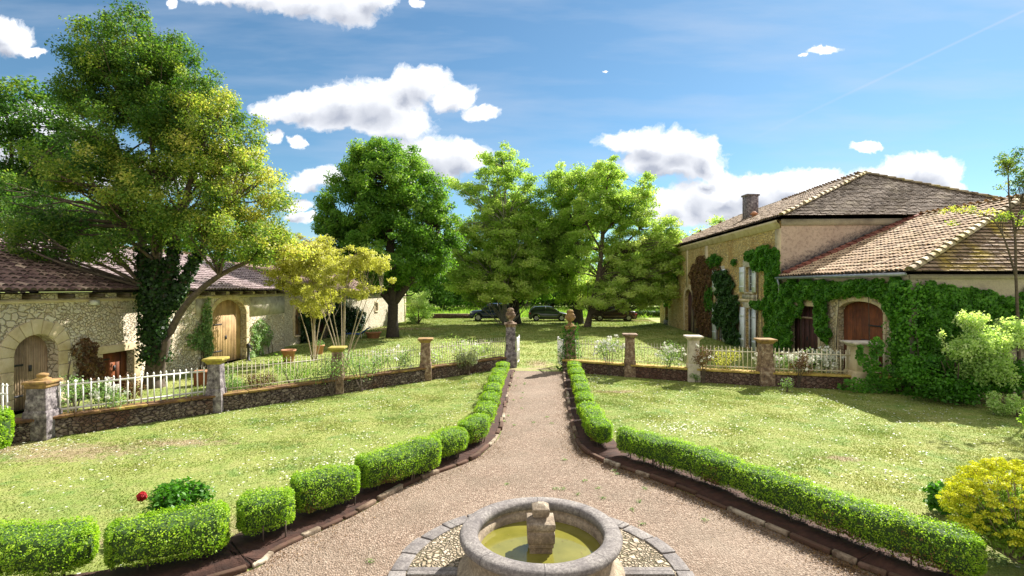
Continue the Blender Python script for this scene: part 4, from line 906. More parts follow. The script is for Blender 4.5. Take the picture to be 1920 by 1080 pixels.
def ridge_tiles(mb, a, b, r=.13, step=.36, mi=0):
    a, b = Vector(a), Vector(b); L_ = (b-a).length; d = (b-a)/L_; s = d.cross(Vector((0, 0, 1))).normalized(); n = s.cross(d)
    if n.z < 0: n = -n
    k = 0.
    while k < L_:
        j = random.uniform(-.015, .015); vs = []
        for (t, rr, h) in ((k, r, .035), (min(L_+.05, k+step*1.2), r*.82, .0)):
            for i in range(7):
                th = math.pi*i/6; p = a+d*t+s*(rr*math.cos(th)+j)+n*(rr*math.sin(th)+h+j*.4); vs.append(tuple(p))
        mb.raw(vs, [(i, i+1, 8+i, 7+i) for i in range(6)]+[tuple(range(7))], random.random(), mi); k += step

# --- left barn
Lx = lambda y: -13.18+.051*y
def barn():
    e = empty('stone_barn', (Lx(17), 17, 0), 'long low rubble stone barn with arched plank doors behind the big oak', 'barn')
    y0, y1 = 7.5, 26.6; pl = Plane((Lx(y0), y0), (Lx(y1), y1), (1, 0)); S = pl.s_px
    d1 = dict(a=S(25), b=S(108), z0=0, z1=1.46, rise=.52); d2 = dict(a=S(192), b=S(250), z0=.0, z1=1.2); d3 = dict(a=S(398), b=S(461), z0=0, z1=2.05, rise=.66)
    facade(pl, 0, 3.05, [d1, d2, d3], M['barn_stone'], e)
    plank_door(pl, d1, 'door_grey', e, .28, 6, 'grey-brown weathered arched plank door')
    plank_door(pl, d2, 'door_red', e, .22, 5, 'low dark reddish plank door', split=True)
    plank_door(pl, d3, 'door_pale', e, .25, 7, 'tall golden arched double door')
    surround(pl, d1, M['cream_stone'], e, .34); surround(pl, d2, M['cream_stone'], e, .24); surround(pl, d3, M['cream_stone'], e, .18)
    # pale patches beside the tall door: sunlit wall put into the colour
    mb = MB(); pbox(mb, pl, d3['b']+.3, pl.L-.02, 1.9, 2.78, .0, .018); part(mb, 'sunlit_wall_patch', M['pale_stone'], e)
    mb = MB(); pbox(mb, pl, d3['a']-1.0, d3['a']-.3, 2.1, 2.78, .0, .018); part(mb, 'sunlit_wall_patch', M['pale_stone'], e)
    # plain end walls and back
    mb = MB(); b0, b1 = (Lx(y0)-10, y0), (Lx(y1)-10, y1)
    for (p, q, m0) in (((Lx(y1), y1), b1, 5.0), ((Lx(y0), y0), b0, 5.0)):
        mid = ((p[0]+q[0])/2, (p[1]+q[1])/2); mb.raw([(*p, 0), (*q, 0), (*q, 3.0), (*mid, 4.75), (*p, 3.0)], [(0, 1, 2, 3, 4)])
    mb.raw([(*b0, 0), (*b1, 0), (*b1, 3), (*b0, 3)], [(0, 1, 2, 3)]); part(mb, 'end_walls', M['barn_stone_fine'], e)
    # rafters under the eave
    for k in range(15):
        s = 4.6+k*.98; mb = MB(); pbox(mb, pl, s, s+.13, 2.92, 3.04, .0, .38, .3); part(mb, 'rafter_end', M['beam'], e)
    mb = MB(); pbox(mb, pl, 0, pl.L, 2.80, 2.90, .0, .022); part(mb, 'eave_band', M['cream_stone'], e)
    # roof
    y0r, y1r, yr = 7, 26.9, 28.8; ym = 16.6
    eL = lambda y: (Lx(y)+.5, y, 3.10); rL = lambda y: (Lx(y)-5.0, y, 4.88)
    mb = MB(); tile_face(mb, [eL(y0r), eL(ym), rL(ym), rL(y0r)], tbase=.35, tvar=.3)
    tile_face(mb, [(Lx(y)-10.5, y, 3.1) for y in (y1r, y0r)]+[rL(y0r), rL(yr)], tbase=.4, course=.5, pitch_u=.3, r=.10)
    rf = part(mb, 'roof', [M['tile_barn'], M['under_tile']], e)
    mb = MB(); tile_face(mb, [eL(ym+.02), eL(y1r), rL(yr), rL(ym+.02)], tbase=.5, tvar=.2); ro = part(mb, 'roof', [M['tile_barn_pale'], M['under_tile']], e); ro['label'] = 'paler mauve stretch of the roof'
    mb = MB(); ridge_tiles(mb, rL(y0r), rL(yr)); ridge_tiles(mb, eL(y1r), rL(yr), .1); part(mb, 'ridge', [M['tile_ridge'], M['under_tile']], e)
    # small lamp box under the eave
    mb = MB(); s = S(172); pbox(mb, pl, s-.12, s+.12, 2.70, 2.84, .0, .14); part(mb, 'nest_box', M['white_paint'], e)
    return pl
barn_pl = barn()
def barn2():
    e = empty('stone_outbuilding', (Lx(40)-.7, 40, 0), 'second lower stone outbuilding beyond the barn with a bright limewashed end', 'outbuilding')
    y0, y1 = 26.65, 49.0; off = -.7; pl = Plane((Lx(y0)+off, y0), (Lx(y1)+off+1.2, y1), (1, 0)); S = pl.s_px
    o1 = dict(a=S(553), b=S(566), z0=.5, z1=1.75, rise=.35); o2 = dict(a=S(598), b=S(614), z0=0, z1=2.1, rise=0); o3 = dict(a=S(703), b=S(708), z0=1.35, z1=2.0)
    facade(pl, 0, 2.95, [o1, o2, o3], M['barn_stone_fine'], e)
    plank_door(pl, o1, 'door_pale', e, .2, 4, 'arched golden window shutter', name='window_shutter'); plank_door(pl, o2, 'door_dark', e, .25, 4); plank_door(pl, o3, 'door_dark', e, .2, 3, name='window_shutter')
    surround(pl, o1, M['cream_stone'], e, .2); surround(pl, o2, M['cream_stone'], e, .22); surround(pl, o3, M['cream_stone'], e, .15)
    mb = MB(); p = pl.p1; q = (p[0]-8, p[1]); mb.raw([(*p, 0), (*q, 0), (*q, 2.9), ((p[0]+q[0])/2, p[1], 4.6), (*p, 2.9)], [(0, 1, 2, 3, 4)]); part(mb, 'end_wall', M['barn_stone_fine'], e)
    mb = MB(); a, b = pl.pt(0, 2.92, .35), pl.pt(pl.L, 2.92, .35); c, d = (b[0]-4.2, b[1], 4.55), (a[0]-4.2, a[1], 4.55)
    tile_face(mb, [a, b, c, d], tbase=.5); tile_face(mb, [(b[0]-8.6, b[1], 2.9), (a[0]-8.6, a[1], 2.9), d, c], tbase=.5, course=.5, pitch_u=.3, r=.10); ridge_tiles(mb, d, c); part(mb, 'roof', [M['tile_barn'], M['under_tile']], e)
    mb = MB(); pbox(mb, pl, pl.L-.35, pl.L, 0, 2.9, .0, .03); part(mb, 'quoin', M['cream_stone'], e)
    return pl
barn2_pl = barn2()

# --- farmhouse
Hx = lambda y: 10.76+.06*y
HA, HB = (Hx(23.1), 23.1), (Hx(47.), 47.)
def farmhouse():
    e = empty('farmhouse', (*HA, 0), 'two-storey ochre stone farmhouse with a hipped brown tile roof and pale blue shutters', 'house')
    pl = Plane(HA, HB, (-1, 0)); S = pl.s_px
    w2a, w2b = S(1412), S(1398.5); w1a, w1b = S(1356), S(1345)
    ops = [dict(a=w2a, b=w2b, z0=3.0, z1=4.3), dict(a=w2a, b=w2b, z0=0.04, z1=2.15), dict(a=w1a, b=w1b, z0=3.0, z1=4.3), dict(a=w1a, b=w1b, z0=.04, z1=2.15),
           dict(a=S(1298), b=S(1284), z0=0, z1=2.35, rise=.75), dict(a=S(1253), b=S(1247.5), z0=0, z1=1.95)]
    facade(pl, 0, 6.25, ops, M['house_stone'], e, .26, z1b=6.4)
    for i in (0, 1, 2, 3): window(pl, ops[i], e, .14, rows_=3 if i in (0, 2) else 4, name='window' if i in (0, 2) else 'french_window'); surround(pl, ops[i], M['pale_stone'], e, .42 if i < 2 else .22, .025); shutters(pl, ops[i], e)
    plank_door(pl, ops[4], 'door_dark', e, .25, 6, 'dark arched front door'); surround(pl, ops[4], M['cream_stone'], e, .3, .03)
    plank_door(pl, ops[5], 'door_red', e, .2, 4, 'small red-brown side door'); surround(pl, ops[5], M['cream_stone'], e, .2, .03)
    # pilaster strips, cornice
    mb = MB(); zt = lambda s: 6.25+.15*s/pl.L
    for (a, b) in ((0.0, .55), (S(1325)-.3, S(1325)+.3), (S(1289)-.2, S(1289)+.2), (pl.L-.5, pl.L)):
        mb = MB(); pbox(mb, pl, a, b, 3.25 if a > 1 and b < pl.L-1 else 2.9, 6., .0, .035, .5, ztop=lambda s: zt(s)-.34); part(mb, 'pilaster', M['cream_stone'], e)
    mb = MB(); n = 12
    for k in range(n):
        a, b = pl.L*k/n, pl.L*(k+1)/n
        V = lambda z, d: [pl.pt(a, zt(a)+z, d), pl.pt(b, zt(b)+z, d)]
        prof = [(-.34, 0), (-.34, .05), (-.16, .07), (-.10, .16), (.03, .22), (.03, 0)]
        vs = []
        for (z, d) in prof: vs += V(z, d)
        mb.raw(vs, [(2*i, 2*i+1, 2*i+3, 2*i+2) for i in range(len(prof)-1)])
    part(mb, 'cornice', M['cream_stone'], e)
    mb = MB(); pbox(mb, pl, w2a-.5, w2b+.5, 2.63, 2.86, 0, .022); pbox(mb, pl, w2a-.5, w2b+.5, 2.39, 2.44, 0, .022); part(mb, 'plaster_panel', M['pale_stone'], e)
    mb = MB(); pbox(mb, pl, 0, S(1320), 2.45, 2.62, 0, .03); part(mb, 'string_course', M['cream_stone'], e)
    # end wall facing the camera, right wall, back wall
    RA, RB = (23.8, 22.45), (25.3, 46.3); pe = Plane(HA, RA, (0, -1))
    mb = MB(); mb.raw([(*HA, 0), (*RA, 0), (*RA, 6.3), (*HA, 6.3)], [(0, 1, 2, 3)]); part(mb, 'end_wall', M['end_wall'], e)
    mb = MB(); pbox(mb, pe, .0, pe.L, 6.02, 6.30, .0, .05); part(mb, 'end_band', M['wing_render'], e)
    mb = MB(); mb.raw([(*RA, 0), (*RB, 0), (*RB, 6.5), (*RA, 6.3)], [(0, 1, 2, 3)]); mb.raw([(*HB, 0), (*RB, 0), (*RB, 6.5), (*HB, 6.5)], [(3, 2, 1, 0)]); part(mb, 'rear_walls', M['house_stone'], e)
    E1, E2, E3, E4 = (11.98, 22.75, 6.42), (13.3, 47.3, 6.55), (25.6, 46.6, 6.55), (24.15, 22.1, 6.42); A1, A2 = (18.08, 26.2, 9.05), (19.4, 43.8, 9.31)
    rf = MB(); tile_face(rf, [E1, E2, A2, A1], tbase=.5, tvar=.22); tile_face(rf, [E3, E4, A1, A2], tbase=.5, course=.5, pitch_u=.3, r=.10); tile_face(rf, [E2, E3, A2], tbase=.5, course=.5, pitch_u=.3, r=.10)
    r_ = part(rf, 'roof', [M['tile_house'], M['under_tile']], e)
    rf = MB(); tile_face(rf, [E4, E1, A1], pitch_u=.19, course=.145, tbase=.55, tvar=.2, flat=True); ro = part(rf, 'roof', [M['tile_house_end'], M['under_tile']], e); ro['label'] = 'grey hipped end of the roof'
    rf = MB()
    for a, b in ((E1, A1), (E4, A1), (A1, A2), (E2, A2)): ridge_tiles(rf, a, b, .12)
    part(rf, 'ridge', [M['tile_ridge'], M['under_tile']], e)
    # chimney
    c = P(1407, 405, 32.5); ch = MB(); ch.box((c[0], c[1], 8.1), (.72, .62, 2.0), .06, .5); ch.box((c[0], c[1], 9.06), (.84, .74, .10), .06, .5)
    co = ch.build('chimney', M['grey_stone'], r_, offset=tuple(e.location))
    c = P(1414, 405, 30.5); mb = MB(); mb.lathe((c[0], c[1], 7.2), [(.12, 0), (.12, .35), (.2, .37), (.22, .42), (.08, .55), (.0, .56)], 12); mb.build('vent_cowl', M['terracotta'], r_, offset=tuple(e.location), smooth=True)
    return pl, pe
house_pl, house_end = farmhouse()

# --- wing in front of the farmhouse
def wing():
    e = empty('wing', (12.17, 19, 0), 'single-storey wing with a pale canal tile roof and a red carriage door behind thick creeper', 'outbuilding')
    C0, C1 = (12.18, 15.7), (12.15, 23.08); pl = Plane(C0, C1, (-1, 0)); S = pl.s_px
    d1 = dict(a=S(1656), b=S(1572), z0=0, z1=2.35, rise=.38); d2 = dict(a=S(1534), b=S(1480), z0=0, z1=2.45)
    facade(pl, 0, 3.62, [d1, d2], M['wing_stone'], e, .3)
    plank_door(pl, d1, 'door_red', e, .2, 10, 'wide red-brown carriage door'); surround(pl, d1, M['cream_stone'], e, .13, .02)
    plank_door(pl, d2, 'door_dark', e, .24, 6, 'old boarded doorway with a rusty bar'); surround(pl, d2, M['cream_stone'], e, .16, .025)
    mb = MB(); pbox(mb, pl, d2['a'], d2['b'], 1.95, 2.02, .02, .06); pbox(mb, pl, d2['b']-.1, d2['b']-.04, 1.0, 2.5, .035, .075); part(mb, 'rusty_bar', M['rust_iron'], e)
    # slatted half gate leaning inside the carriage doorway
    mb = MB(); a0, a1 = (d1['a']+.45, d1['a']+1.25)
    for z in (.75, 1.35): pbox(mb, pl, a0, a1, z, z+.06, -.17, -.13, .5)
    for k in range(8): q = a0+(a1-a0)*k/7; pbox(mb, pl, q-.02, q+.02, .81, 1.35, -.165, -.135, .5)
    part(mb, 'half_gate', M['door_dark'], e)
    R0 = (24., 15.3); pe = Plane(C0, R0, (0, -1)); mb = MB(); mb.raw([(*C0, 0), (*R0, 0), (*R0, 3.62), (*C0, 3.62)], [(0, 1, 2, 3)]); part(mb, 'end_wall', M['wing_render'], e)
    mb = MB(); mb.raw([(*R0, 0), (24, 22.3, 0), (24, 22.3, 3.62), (*R0, 3.62)], [(0, 1, 2, 3)]); part(mb, 'side_wall', M['wing_stone'], e)
    W1, W2, W4, W3 = (11.98, 15.4, 3.70), (11.98, 22.98, 3.70), (24.3, 15.0, 3.70), (24.3, 22.2, 3.7); A1, A2 = (18., 18., 6.35), (18., 22.7, 6.35)
    mb = MB(); tile_face(mb, [W1, W2, A2, A1], tbase=.55, tvar=.24, course=.31); part(mb, 'roof', [M['tile_wing'], M['under_tile']], e)
    mb = MB(); tile_face(mb, [W4, W1, A1], tbase=.45, tvar=.2, course=.17, pitch_u=.20, flat=True); ro = part(mb, 'roof', [M['tile_wing_moss'], M['under_tile']], e); ro['label'] = 'mossy hipped end of the roof with horizontal courses'
    mb = MB(); tile_face(mb, [W3, W4, A1, A2], course=.5, pitch_u=.3, r=.10); part(mb, 'roof', [M['tile_wing'], M['under_tile']], e)
    mb = MB(); ridge_tiles(mb, W1, A1, .14, .34); ridge_tiles(mb, A1, A2, .13); part(mb, 'ridge', [M['tile_ridge'], M['under_tile']], e)
    mb = MB(); ridge_tiles(mb, (12.1, 22.75, 3.84), (18, 22.60, 6.46), .10, .3); ridge_tiles(mb, (12.1, 22.55, 3.80), (18, 22.38, 6.43), .10, .3)
    part(mb, 'flashing_tiles', [M['tile_red'], M['under_tile']], e)
    mb = MB(); mb.tube([(11.90, 15.5, 3.62), (11.90, 23.1, 3.64)], .06, 10); mb.tube([(11.90, 22.95, 3.6), (12.0, 23.0, 3.3), (12.02, 23.0, 0.1)], .045, 8); part(mb, 'gutter', M['zinc'], e, smooth=True)
    mb = MB(); pbox(mb, pl, 0, pl.L, 3.40, 3.60, 0, .05); pbox(mb, pe, 0, pe.L, 3.48, 3.60, 0, .05); part(mb, 'eave_band', M['wing_render'], e)
    return pl, pe
wing_pl, wing_end = wing()

# ------------------------------------------------------------ trees and shrubs
def unit(v): return v/np.maximum(np.linalg.norm(v, axis=-1, keepdims=True), 1e-9)
def tree(name, label, cat, base, trunk, lobes, leafm, barkm='bark', n_clumps=120, clump=.6, per=200, leaf=.12, group=None, branch=.5, flat=.75, stems=None, shell=.5, sides=7, spread=1.0, aspect=.55, br=.05):
    """trunk: list of (x,y,z,r); lobes: (cx,cy,cz,rx,ry,rz,weight,tint)"""
    e = empty(name, (base[0], base[1], 0), label, cat, group)
    tb = MB(); limbs = [trunk]+(stems or [])
    for l in limbs:
        c = smooth_curve([p[:3] for p in l], 4); rr = np.interp(np.linspace(0, 1, len(c)), np.linspace(0, 1, len(l)), [p[3] for p in l])
        tb.tube(c, list(rr), sides)
    nodes_ = np.array([p for l in limbs for p in l])
    w = np.array([l[6]*l[3]*l[5]*(l[4]) for l in lobes]); w = w/w.sum(); ids = rng.choice(len(lobes), n_clumps, p=w)
    C = np.zeros((n_clumps, 3)); tint = np.zeros(n_clumps); O = np.zeros((n_clumps, 3))
    for i, k in enumerate(ids):
        l = lobes[k]; d = rng.normal(size=3); d /= np.linalg.norm(d); r = rng.uniform(shell, 1.)**.7
        C[i] = (l[0]+d[0]*l[3]*r, l[1]+d[1]*l[4]*r, l[2]+d[2]*l[5]*r); tint[i] = l[7]+rng.normal()*.13; O[i] = d
    cb = MB()
    cr = clump*rng.uniform(.6, 1.35, n_clumps)
    ns = (per*(cr/clump)**2).astype(int)+8
    idx = np.repeat(np.arange(n_clumps), ns); n = len(idx)
    d = unit(rng.normal(size=(n, 3))); rad = rng.uniform(.25, 1., n)**.6
    # each clump: a few sub-sprays so that it breaks up
    sub = unit(rng.normal(size=(n_clumps, 5, 3)))[idx, rng.integers(0, 5, n)]
    p = C[idx]+(d*.62+sub*.5)*(rad*cr[idx])[:, None]*np.array([1.1, 1.1, flat])
    p[:, 2] = np.maximum(p[:, 2], .05)
    tt = tint[idx]+rng.normal(size=n)*.12
    bias = unit(O[idx]*.5+d*.5+np.array([0, 0, .7]))
    add_leaves(cb, p, leaf, tt, bias, spread, aspect)
    # branches
    for i in range(n_clumps):
        if rng.random() > branch: continue
        c = C[i]; cand = nodes_[nodes_[:, 2] < c[2]+.3]
        if len(cand) == 0: cand = nodes_
        dd = np.linalg.norm(cand[:, :3]-c, axis=1)+.6*np.abs(cand[:, 2]-c[2]+1.2); q = cand[np.argmin(dd)]
        a = q[:3]; m_ = a*.5+c*.5+rng.normal(size=3)*.10*np.linalg.norm(c-a)+np.array([0, 0, .05]); r0 = min(q[3]*.6, br)
        tb.tube(smooth_curve([tuple(a), tuple(m_), tuple(c)], 3), [r0*(1-.13*k) for k in range(7)], 5, cap=False)
        for _ in range(2):
            t = c+unit(rng.normal(size=3))*cr[i]*.9; tb.tube([tuple(m_*.4+c*.6), tuple(t)], [r0*.3, r0*.1], 4, cap=False)
    part(tb, 'trunk', M[barkm], e, smooth=True); part(cb, 'crown', M[leafm], e)
    return e
def lobe(px, py, Y, rx, ry, w=1., t=.5, depth=None):
    x, y, z = P(px, py, Y); k = Y/F; return (x, y, z, rx*k, (depth if depth else rx*k), ry*k, w, t)

# T1 big evergreen oak with several ivy-clad stems
Y1 = 16.6
bx, by = -11.55, 16.5
T1_stems = [[(bx+.15, by, .3, .16), (bx+.5, by-.1, 1.5, .12), (bx+1.2, by-.2, 2.7, .10), (bx+2.3, by-.3, 3.6, .08), (bx+3.6, by-.3, 4.2, .05)],
            [(bx, by, 1.6, .2), (bx-.25, by, 3.2, .16), (bx-.5, by+.1, 5.2, .12), (bx-1.0, by, 7.4, .07)],
            [(bx+.05, by, 1.8, .2), (bx+.5, by, 3.6, .15), (bx+.9, by, 5.6, .11), (bx+1.5, by, 7.6, .06)],
            [(bx+.6, by-.1, 2.6, .12), (bx+1.5, by+.2, 4.6, .10), (bx+2.6, by, 6.0, .06)]]
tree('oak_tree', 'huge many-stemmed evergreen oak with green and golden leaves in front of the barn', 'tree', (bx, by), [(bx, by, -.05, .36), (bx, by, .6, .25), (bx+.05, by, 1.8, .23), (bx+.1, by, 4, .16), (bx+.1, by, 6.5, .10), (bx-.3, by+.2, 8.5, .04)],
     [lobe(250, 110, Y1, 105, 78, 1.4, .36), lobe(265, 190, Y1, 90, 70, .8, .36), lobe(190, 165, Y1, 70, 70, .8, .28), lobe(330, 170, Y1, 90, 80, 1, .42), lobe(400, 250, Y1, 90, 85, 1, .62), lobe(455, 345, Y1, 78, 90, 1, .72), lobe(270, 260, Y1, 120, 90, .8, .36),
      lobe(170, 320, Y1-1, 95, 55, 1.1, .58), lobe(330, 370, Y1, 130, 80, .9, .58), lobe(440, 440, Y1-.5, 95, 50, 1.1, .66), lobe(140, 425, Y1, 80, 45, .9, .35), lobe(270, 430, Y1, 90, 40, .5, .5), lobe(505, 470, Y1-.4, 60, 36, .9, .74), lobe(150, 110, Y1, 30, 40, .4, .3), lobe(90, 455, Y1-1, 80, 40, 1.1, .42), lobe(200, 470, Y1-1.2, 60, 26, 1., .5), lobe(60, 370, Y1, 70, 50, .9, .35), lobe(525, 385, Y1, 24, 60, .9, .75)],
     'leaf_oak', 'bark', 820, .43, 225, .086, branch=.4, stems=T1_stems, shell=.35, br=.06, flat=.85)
# ivy on its stems
def ivy_on(limbs, n, r, leafm, name, label, base, size=.09, zmax=5.5, tint=.35, cat='ivy'):
    mb = MB(); Cs = []; Bs = []
    for l in limbs:
        c = np.array(smooth_curve([p[:3] for p in l], 8)); rr = np.interp(np.linspace(0, 1, len(c)), np.linspace(0, 1, len(l)), [p[3] for p in l]); k = c[:, 2] < zmax; c, rr = c[k], rr[k]
        if len(c) < 2: continue
        i = rng.integers(0, len(c), n); d = unit(rng.normal(size=(n, 3))*np.array([1, 1, .4])); m_ = rng.uniform(.9, 1.9, n)*(1-.4*c[i][:, 2]/zmax)
        Cs.append(c[i]+d*((rr[i]+r*.4)*m_)[:, None]+rng.normal(size=(n, 3))*.04); Bs.append(d)
    C = np.concatenate(Cs); C[:, 2] = np.maximum(C[:, 2], .03); add_leaves(mb, C, size, tint+rng.normal(size=len(C))*.2, np.concatenate(Bs), .7, .8)
    return tag(mb.build(name, M[leafm]), label, cat)
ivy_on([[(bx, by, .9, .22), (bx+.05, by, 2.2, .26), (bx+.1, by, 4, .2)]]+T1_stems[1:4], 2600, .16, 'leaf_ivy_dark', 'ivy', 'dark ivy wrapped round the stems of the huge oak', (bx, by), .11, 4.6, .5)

# dark tree behind barn at far left
def simple(name, label, cat, px, py_base, Y, lobes, leafm, **k):
    x = (px-960)/F*Y; zt = max(l[2] for l in lobes)
    tr = [(x, Y, -.05, .28), (x+.05, Y, 2.2, .2), (x+.1, Y, zt*.6, .12), (x, Y, zt*.95, .05)]
    return tree(name, label, cat, (x, Y), k.pop('trunk', tr), lobes, leafm, **k)
simple('oak_tree', 'dark evergreen tree rising behind the barn roof, cut by the picture edge', 'tree', 20, 0, 25., [lobe(55, 215, 25, 85, 60, 1, .25), lobe(10, 300, 25, 90, 90, 1, .25), lobe(115, 260, 25, 60, 70, .7, .3), lobe(60, 390, 25, 100, 60, 1, .35)], 'leaf_oak', n_clumps=150, clump=.85, per=230, leaf=.17, shell=.35)
simple('bare_tree', 'twiggy pale-branched tree behind the barn roof under the oak', 'tree', 60, 0, 22.5, [lobe(60, 420, 22.5, 60, 30, 1, .45), lobe(130, 410, 22.5, 50, 35, 1, .3), lobe(0, 400, 22.5, 50, 40, 1, .4)], 'leaf_oak', barkm='bark_grey', n_clumps=60, clump=.5, per=90, leaf=.12, branch=1., br=.06)
simple('garden_tree', 'mid-green tree seen through the oak behind the barn ridge', 'tree', 210, 0, 34., [lobe(170, 420, 34, 90, 45, 1, .5), lobe(270, 420, 34, 100, 40, 1, .5), lobe(380, 430, 34, 90, 35, 1, .5)], 'leaf_mid', n_clumps=90, clump=1., per=170, leaf=.24)

# golden trees beyond the barn
def fan_stems(x, y, n, hgt, sp, r=.035):
    out = []
    for k in range(n):
        a = 2*math.pi*k/n+random.uniform(-.3, .3); s = sp*random.uniform(.5, 1.1); out.append([(x+.08*math.cos(a), y+.08*math.sin(a), 0, r), (x+s*.35*math.cos(a), y+s*.2*math.sin(a), hgt*.35, r*.85), (x+s*.75*math.cos(a), y+s*.5*math.sin(a), hgt*.7, r*.6), (x+s*1.1*math.cos(a), y+s*.7*math.sin(a), hgt, r*.3)])
    return out
x2, y2 = -6.25, 18.9
tree('golden_tree', 'small golden-leaved tree with pale fanning stems behind the pillar', 'tree', (x2, y2), [(x2, y2, -.02, .05), (x2+.05, y2, 1.5, .045), (x2+.1, y2, 3.0, .03), (x2+.3, y2, 4.3, .015)],
     [lobe(640, 505, y2, 42, 28, 1, .55), lobe(695, 490, y2, 36, 26, 1.3, .6), lobe(725, 515, y2, 22, 14, 1.2, .65), lobe(655, 475, y2, 22, 20, .8, .6), lobe(680, 545, y2, 40, 20, .7, .45), lobe(610, 550, y2, 40, 22, 1, .5)],
     'leaf_gold', 'bark_pale', 110, .22, 90, .09, branch=.8, stems=fan_stems(x2, y2, 7, 3.1, 1.25, .026), shell=.3, br=.02)
x3, y3 = -8.7, 22.5
tree('golden_tree', 'dense golden-yellow tree between the big oak and the fanning tree', 'tree', (x3, y3), [(x3, y3, -.02, .06), (x3, y3, 1.5, .05), (x3, y3, 3.2, .04), (x3+.2, y3, 5, .02)],
     [lobe(560, 470, y3, 62, 42, 1, .55), lobe(600, 490, y3, 46, 40, 1, .65), lobe(560, 525, y3, 60, 36, .9, .5), lobe(510, 450, y3, 40, 30, .8, .5), lobe(630, 540, y3, 30, 25, .7, .5), lobe(590, 575, y3, 40, 18, .6, .45), lobe(520, 490, y3, 40, 30, .8, .5)],
     'leaf_gold', 'bark_pale', 210, .33, 130, .10, branch=.6, stems=fan_stems(x3, y3, 4, 3.0, 1.2, .028), shell=.35, br=.03)

# T3 big dense green tree
Y3 = 33; b3 = (737-960)/F*Y3
tree('broadleaf_tree', 'big dense dark-green tree with a domed crown and a short dark trunk', 'tree', (b3, Y3), [(b3, Y3, -.05, .48), (b3, Y3, 1.2, .34), (b3, Y3, 3., .33), (b3-.2, Y3, 6, .28), (b3-.2, Y3, 10, .12)],
     [lobe(725, 335, Y3, 85, 68, 1, .5), lobe(675, 395, Y3, 75, 75, 1, .45), lobe(785, 385, Y3, 60, 70, 1, .5), lobe(735, 470, Y3, 115, 75, 1, .45), lobe(640, 455, Y3, 50, 60, 1, .35), lobe(815, 455, Y3, 50, 70, 1, .4), lobe(770, 300, Y3, 30, 30, .7, .55), lobe(690, 305, Y3, 30, 30, .7, .5), lobe(610, 440, Y3, 22, 24, .6, .3)],
     'leaf_mid', 'bark_dark', 560, .66, 260, .16, stems=[[(b3, Y3, 2.2, .3), (b3+1.6, Y3, 4.4, .2), (b3+3, Y3, 7, .08)], [(b3, Y3, 2.2, .3), (b3-1.8, Y3, 4.4, .2), (b3-3.2, Y3, 7, .08)]], shell=.55, branch=.4)
# T4 centre tree
Y4 = 44.; b4 = (946-960)/F*Y4
tree('lime_tree', 'tall light-green tree with a thin pale trunk standing before the blue car', 'tree', (b4, Y4), [(b4, Y4, -.05, .24), (b4, Y4, 3, .19), (b4, Y4, 8, .14), (b4+.1, Y4, 13.5, .05)],
     [lobe(940, 310, Y4, 66, 38, .6, .55, 3.2), lobe(945, 360, Y4, 82, 40, .8, .5, 3.2), lobe(930, 430, Y4, 80, 55, 1, .65, 3.2), lobe(930, 540, Y4-2, 70, 26, 1.3, .8, 2.), lobe(945, 500, Y4, 88, 50, 1.1, .6, 3.2), lobe(885, 470, Y4, 40, 50, .9, .4, 3.2), lobe(995, 420, Y4, 34, 60, .8, .45, 3.2), lobe(905, 545, Y4, 55, 26, 1, .5, 3.2), lobe(985, 545, Y4, 45, 22, 1, .6, 3.2), lobe(862, 515, Y4, 34, 36, .9, .45, 3.2), lobe(1005, 500, Y4, 34, 36, .9, .5, 3.2), lobe(870, 350, Y4, 26, 16, .5, .5, 3)],
     'leaf_lime', 'bark_grey', 720, .68, 170, .18, shell=.25, branch=.45, flat=.6)
# dark stout trunk behind it
x5, Y5 = (964-960)/F*46, 46.
tree('dark_tree', 'shaded tree with a stout dark trunk just behind the thin pale-trunked one', 'tree', (x5, Y5), [(x5, Y5, -.05, .75), (x5, Y5, 1.2, .5), (x5, Y5, 4, .42), (x5, Y5, 8, .2)],
     [lobe(1000, 480, 47.5, 50, 60, 1, .5), lobe(960, 420, 48, 60, 50, .7, .5), lobe(990, 545, 47, 50, 22, .8, .5), lobe(850, 500, 49, 40, 50, .8, .4)], 'leaf_mid', 'bark_dark', 120, 1.0, 170, .25, shell=.3)
x6, Y6 = (1083-960)/F*46, 46.
tree('lime_tree', 'tree with a stout dark trunk between the grey hatchback and the leaning tree', 'tree', (x6, Y6), [(x6, Y6, -.05, .62), (x6, Y6, 1.2, .45), (x6, Y6, 4, .36), (x6-.2, Y6, 9, .18), (x6-.4, Y6, 12.5, .06)],
     [lobe(1060, 350, Y6, 46, 42, .9, .55, 3.2), lobe(1075, 420, Y6, 58, 60, 1, .5, 3.2), lobe(1050, 490, Y6, 50, 50, 1, .5, 3.2), lobe(1090, 540, Y6, 52, 26, 1, .6, 3.2), lobe(1030, 430, Y6, 25, 50, .6, .5, 3.2), lobe(1110, 345, Y6, 40, 30, .6, .5, 3.2)],
     'leaf_lime', 'bark_dark', 380, .75, 180, .19, shell=.3, branch=.5)
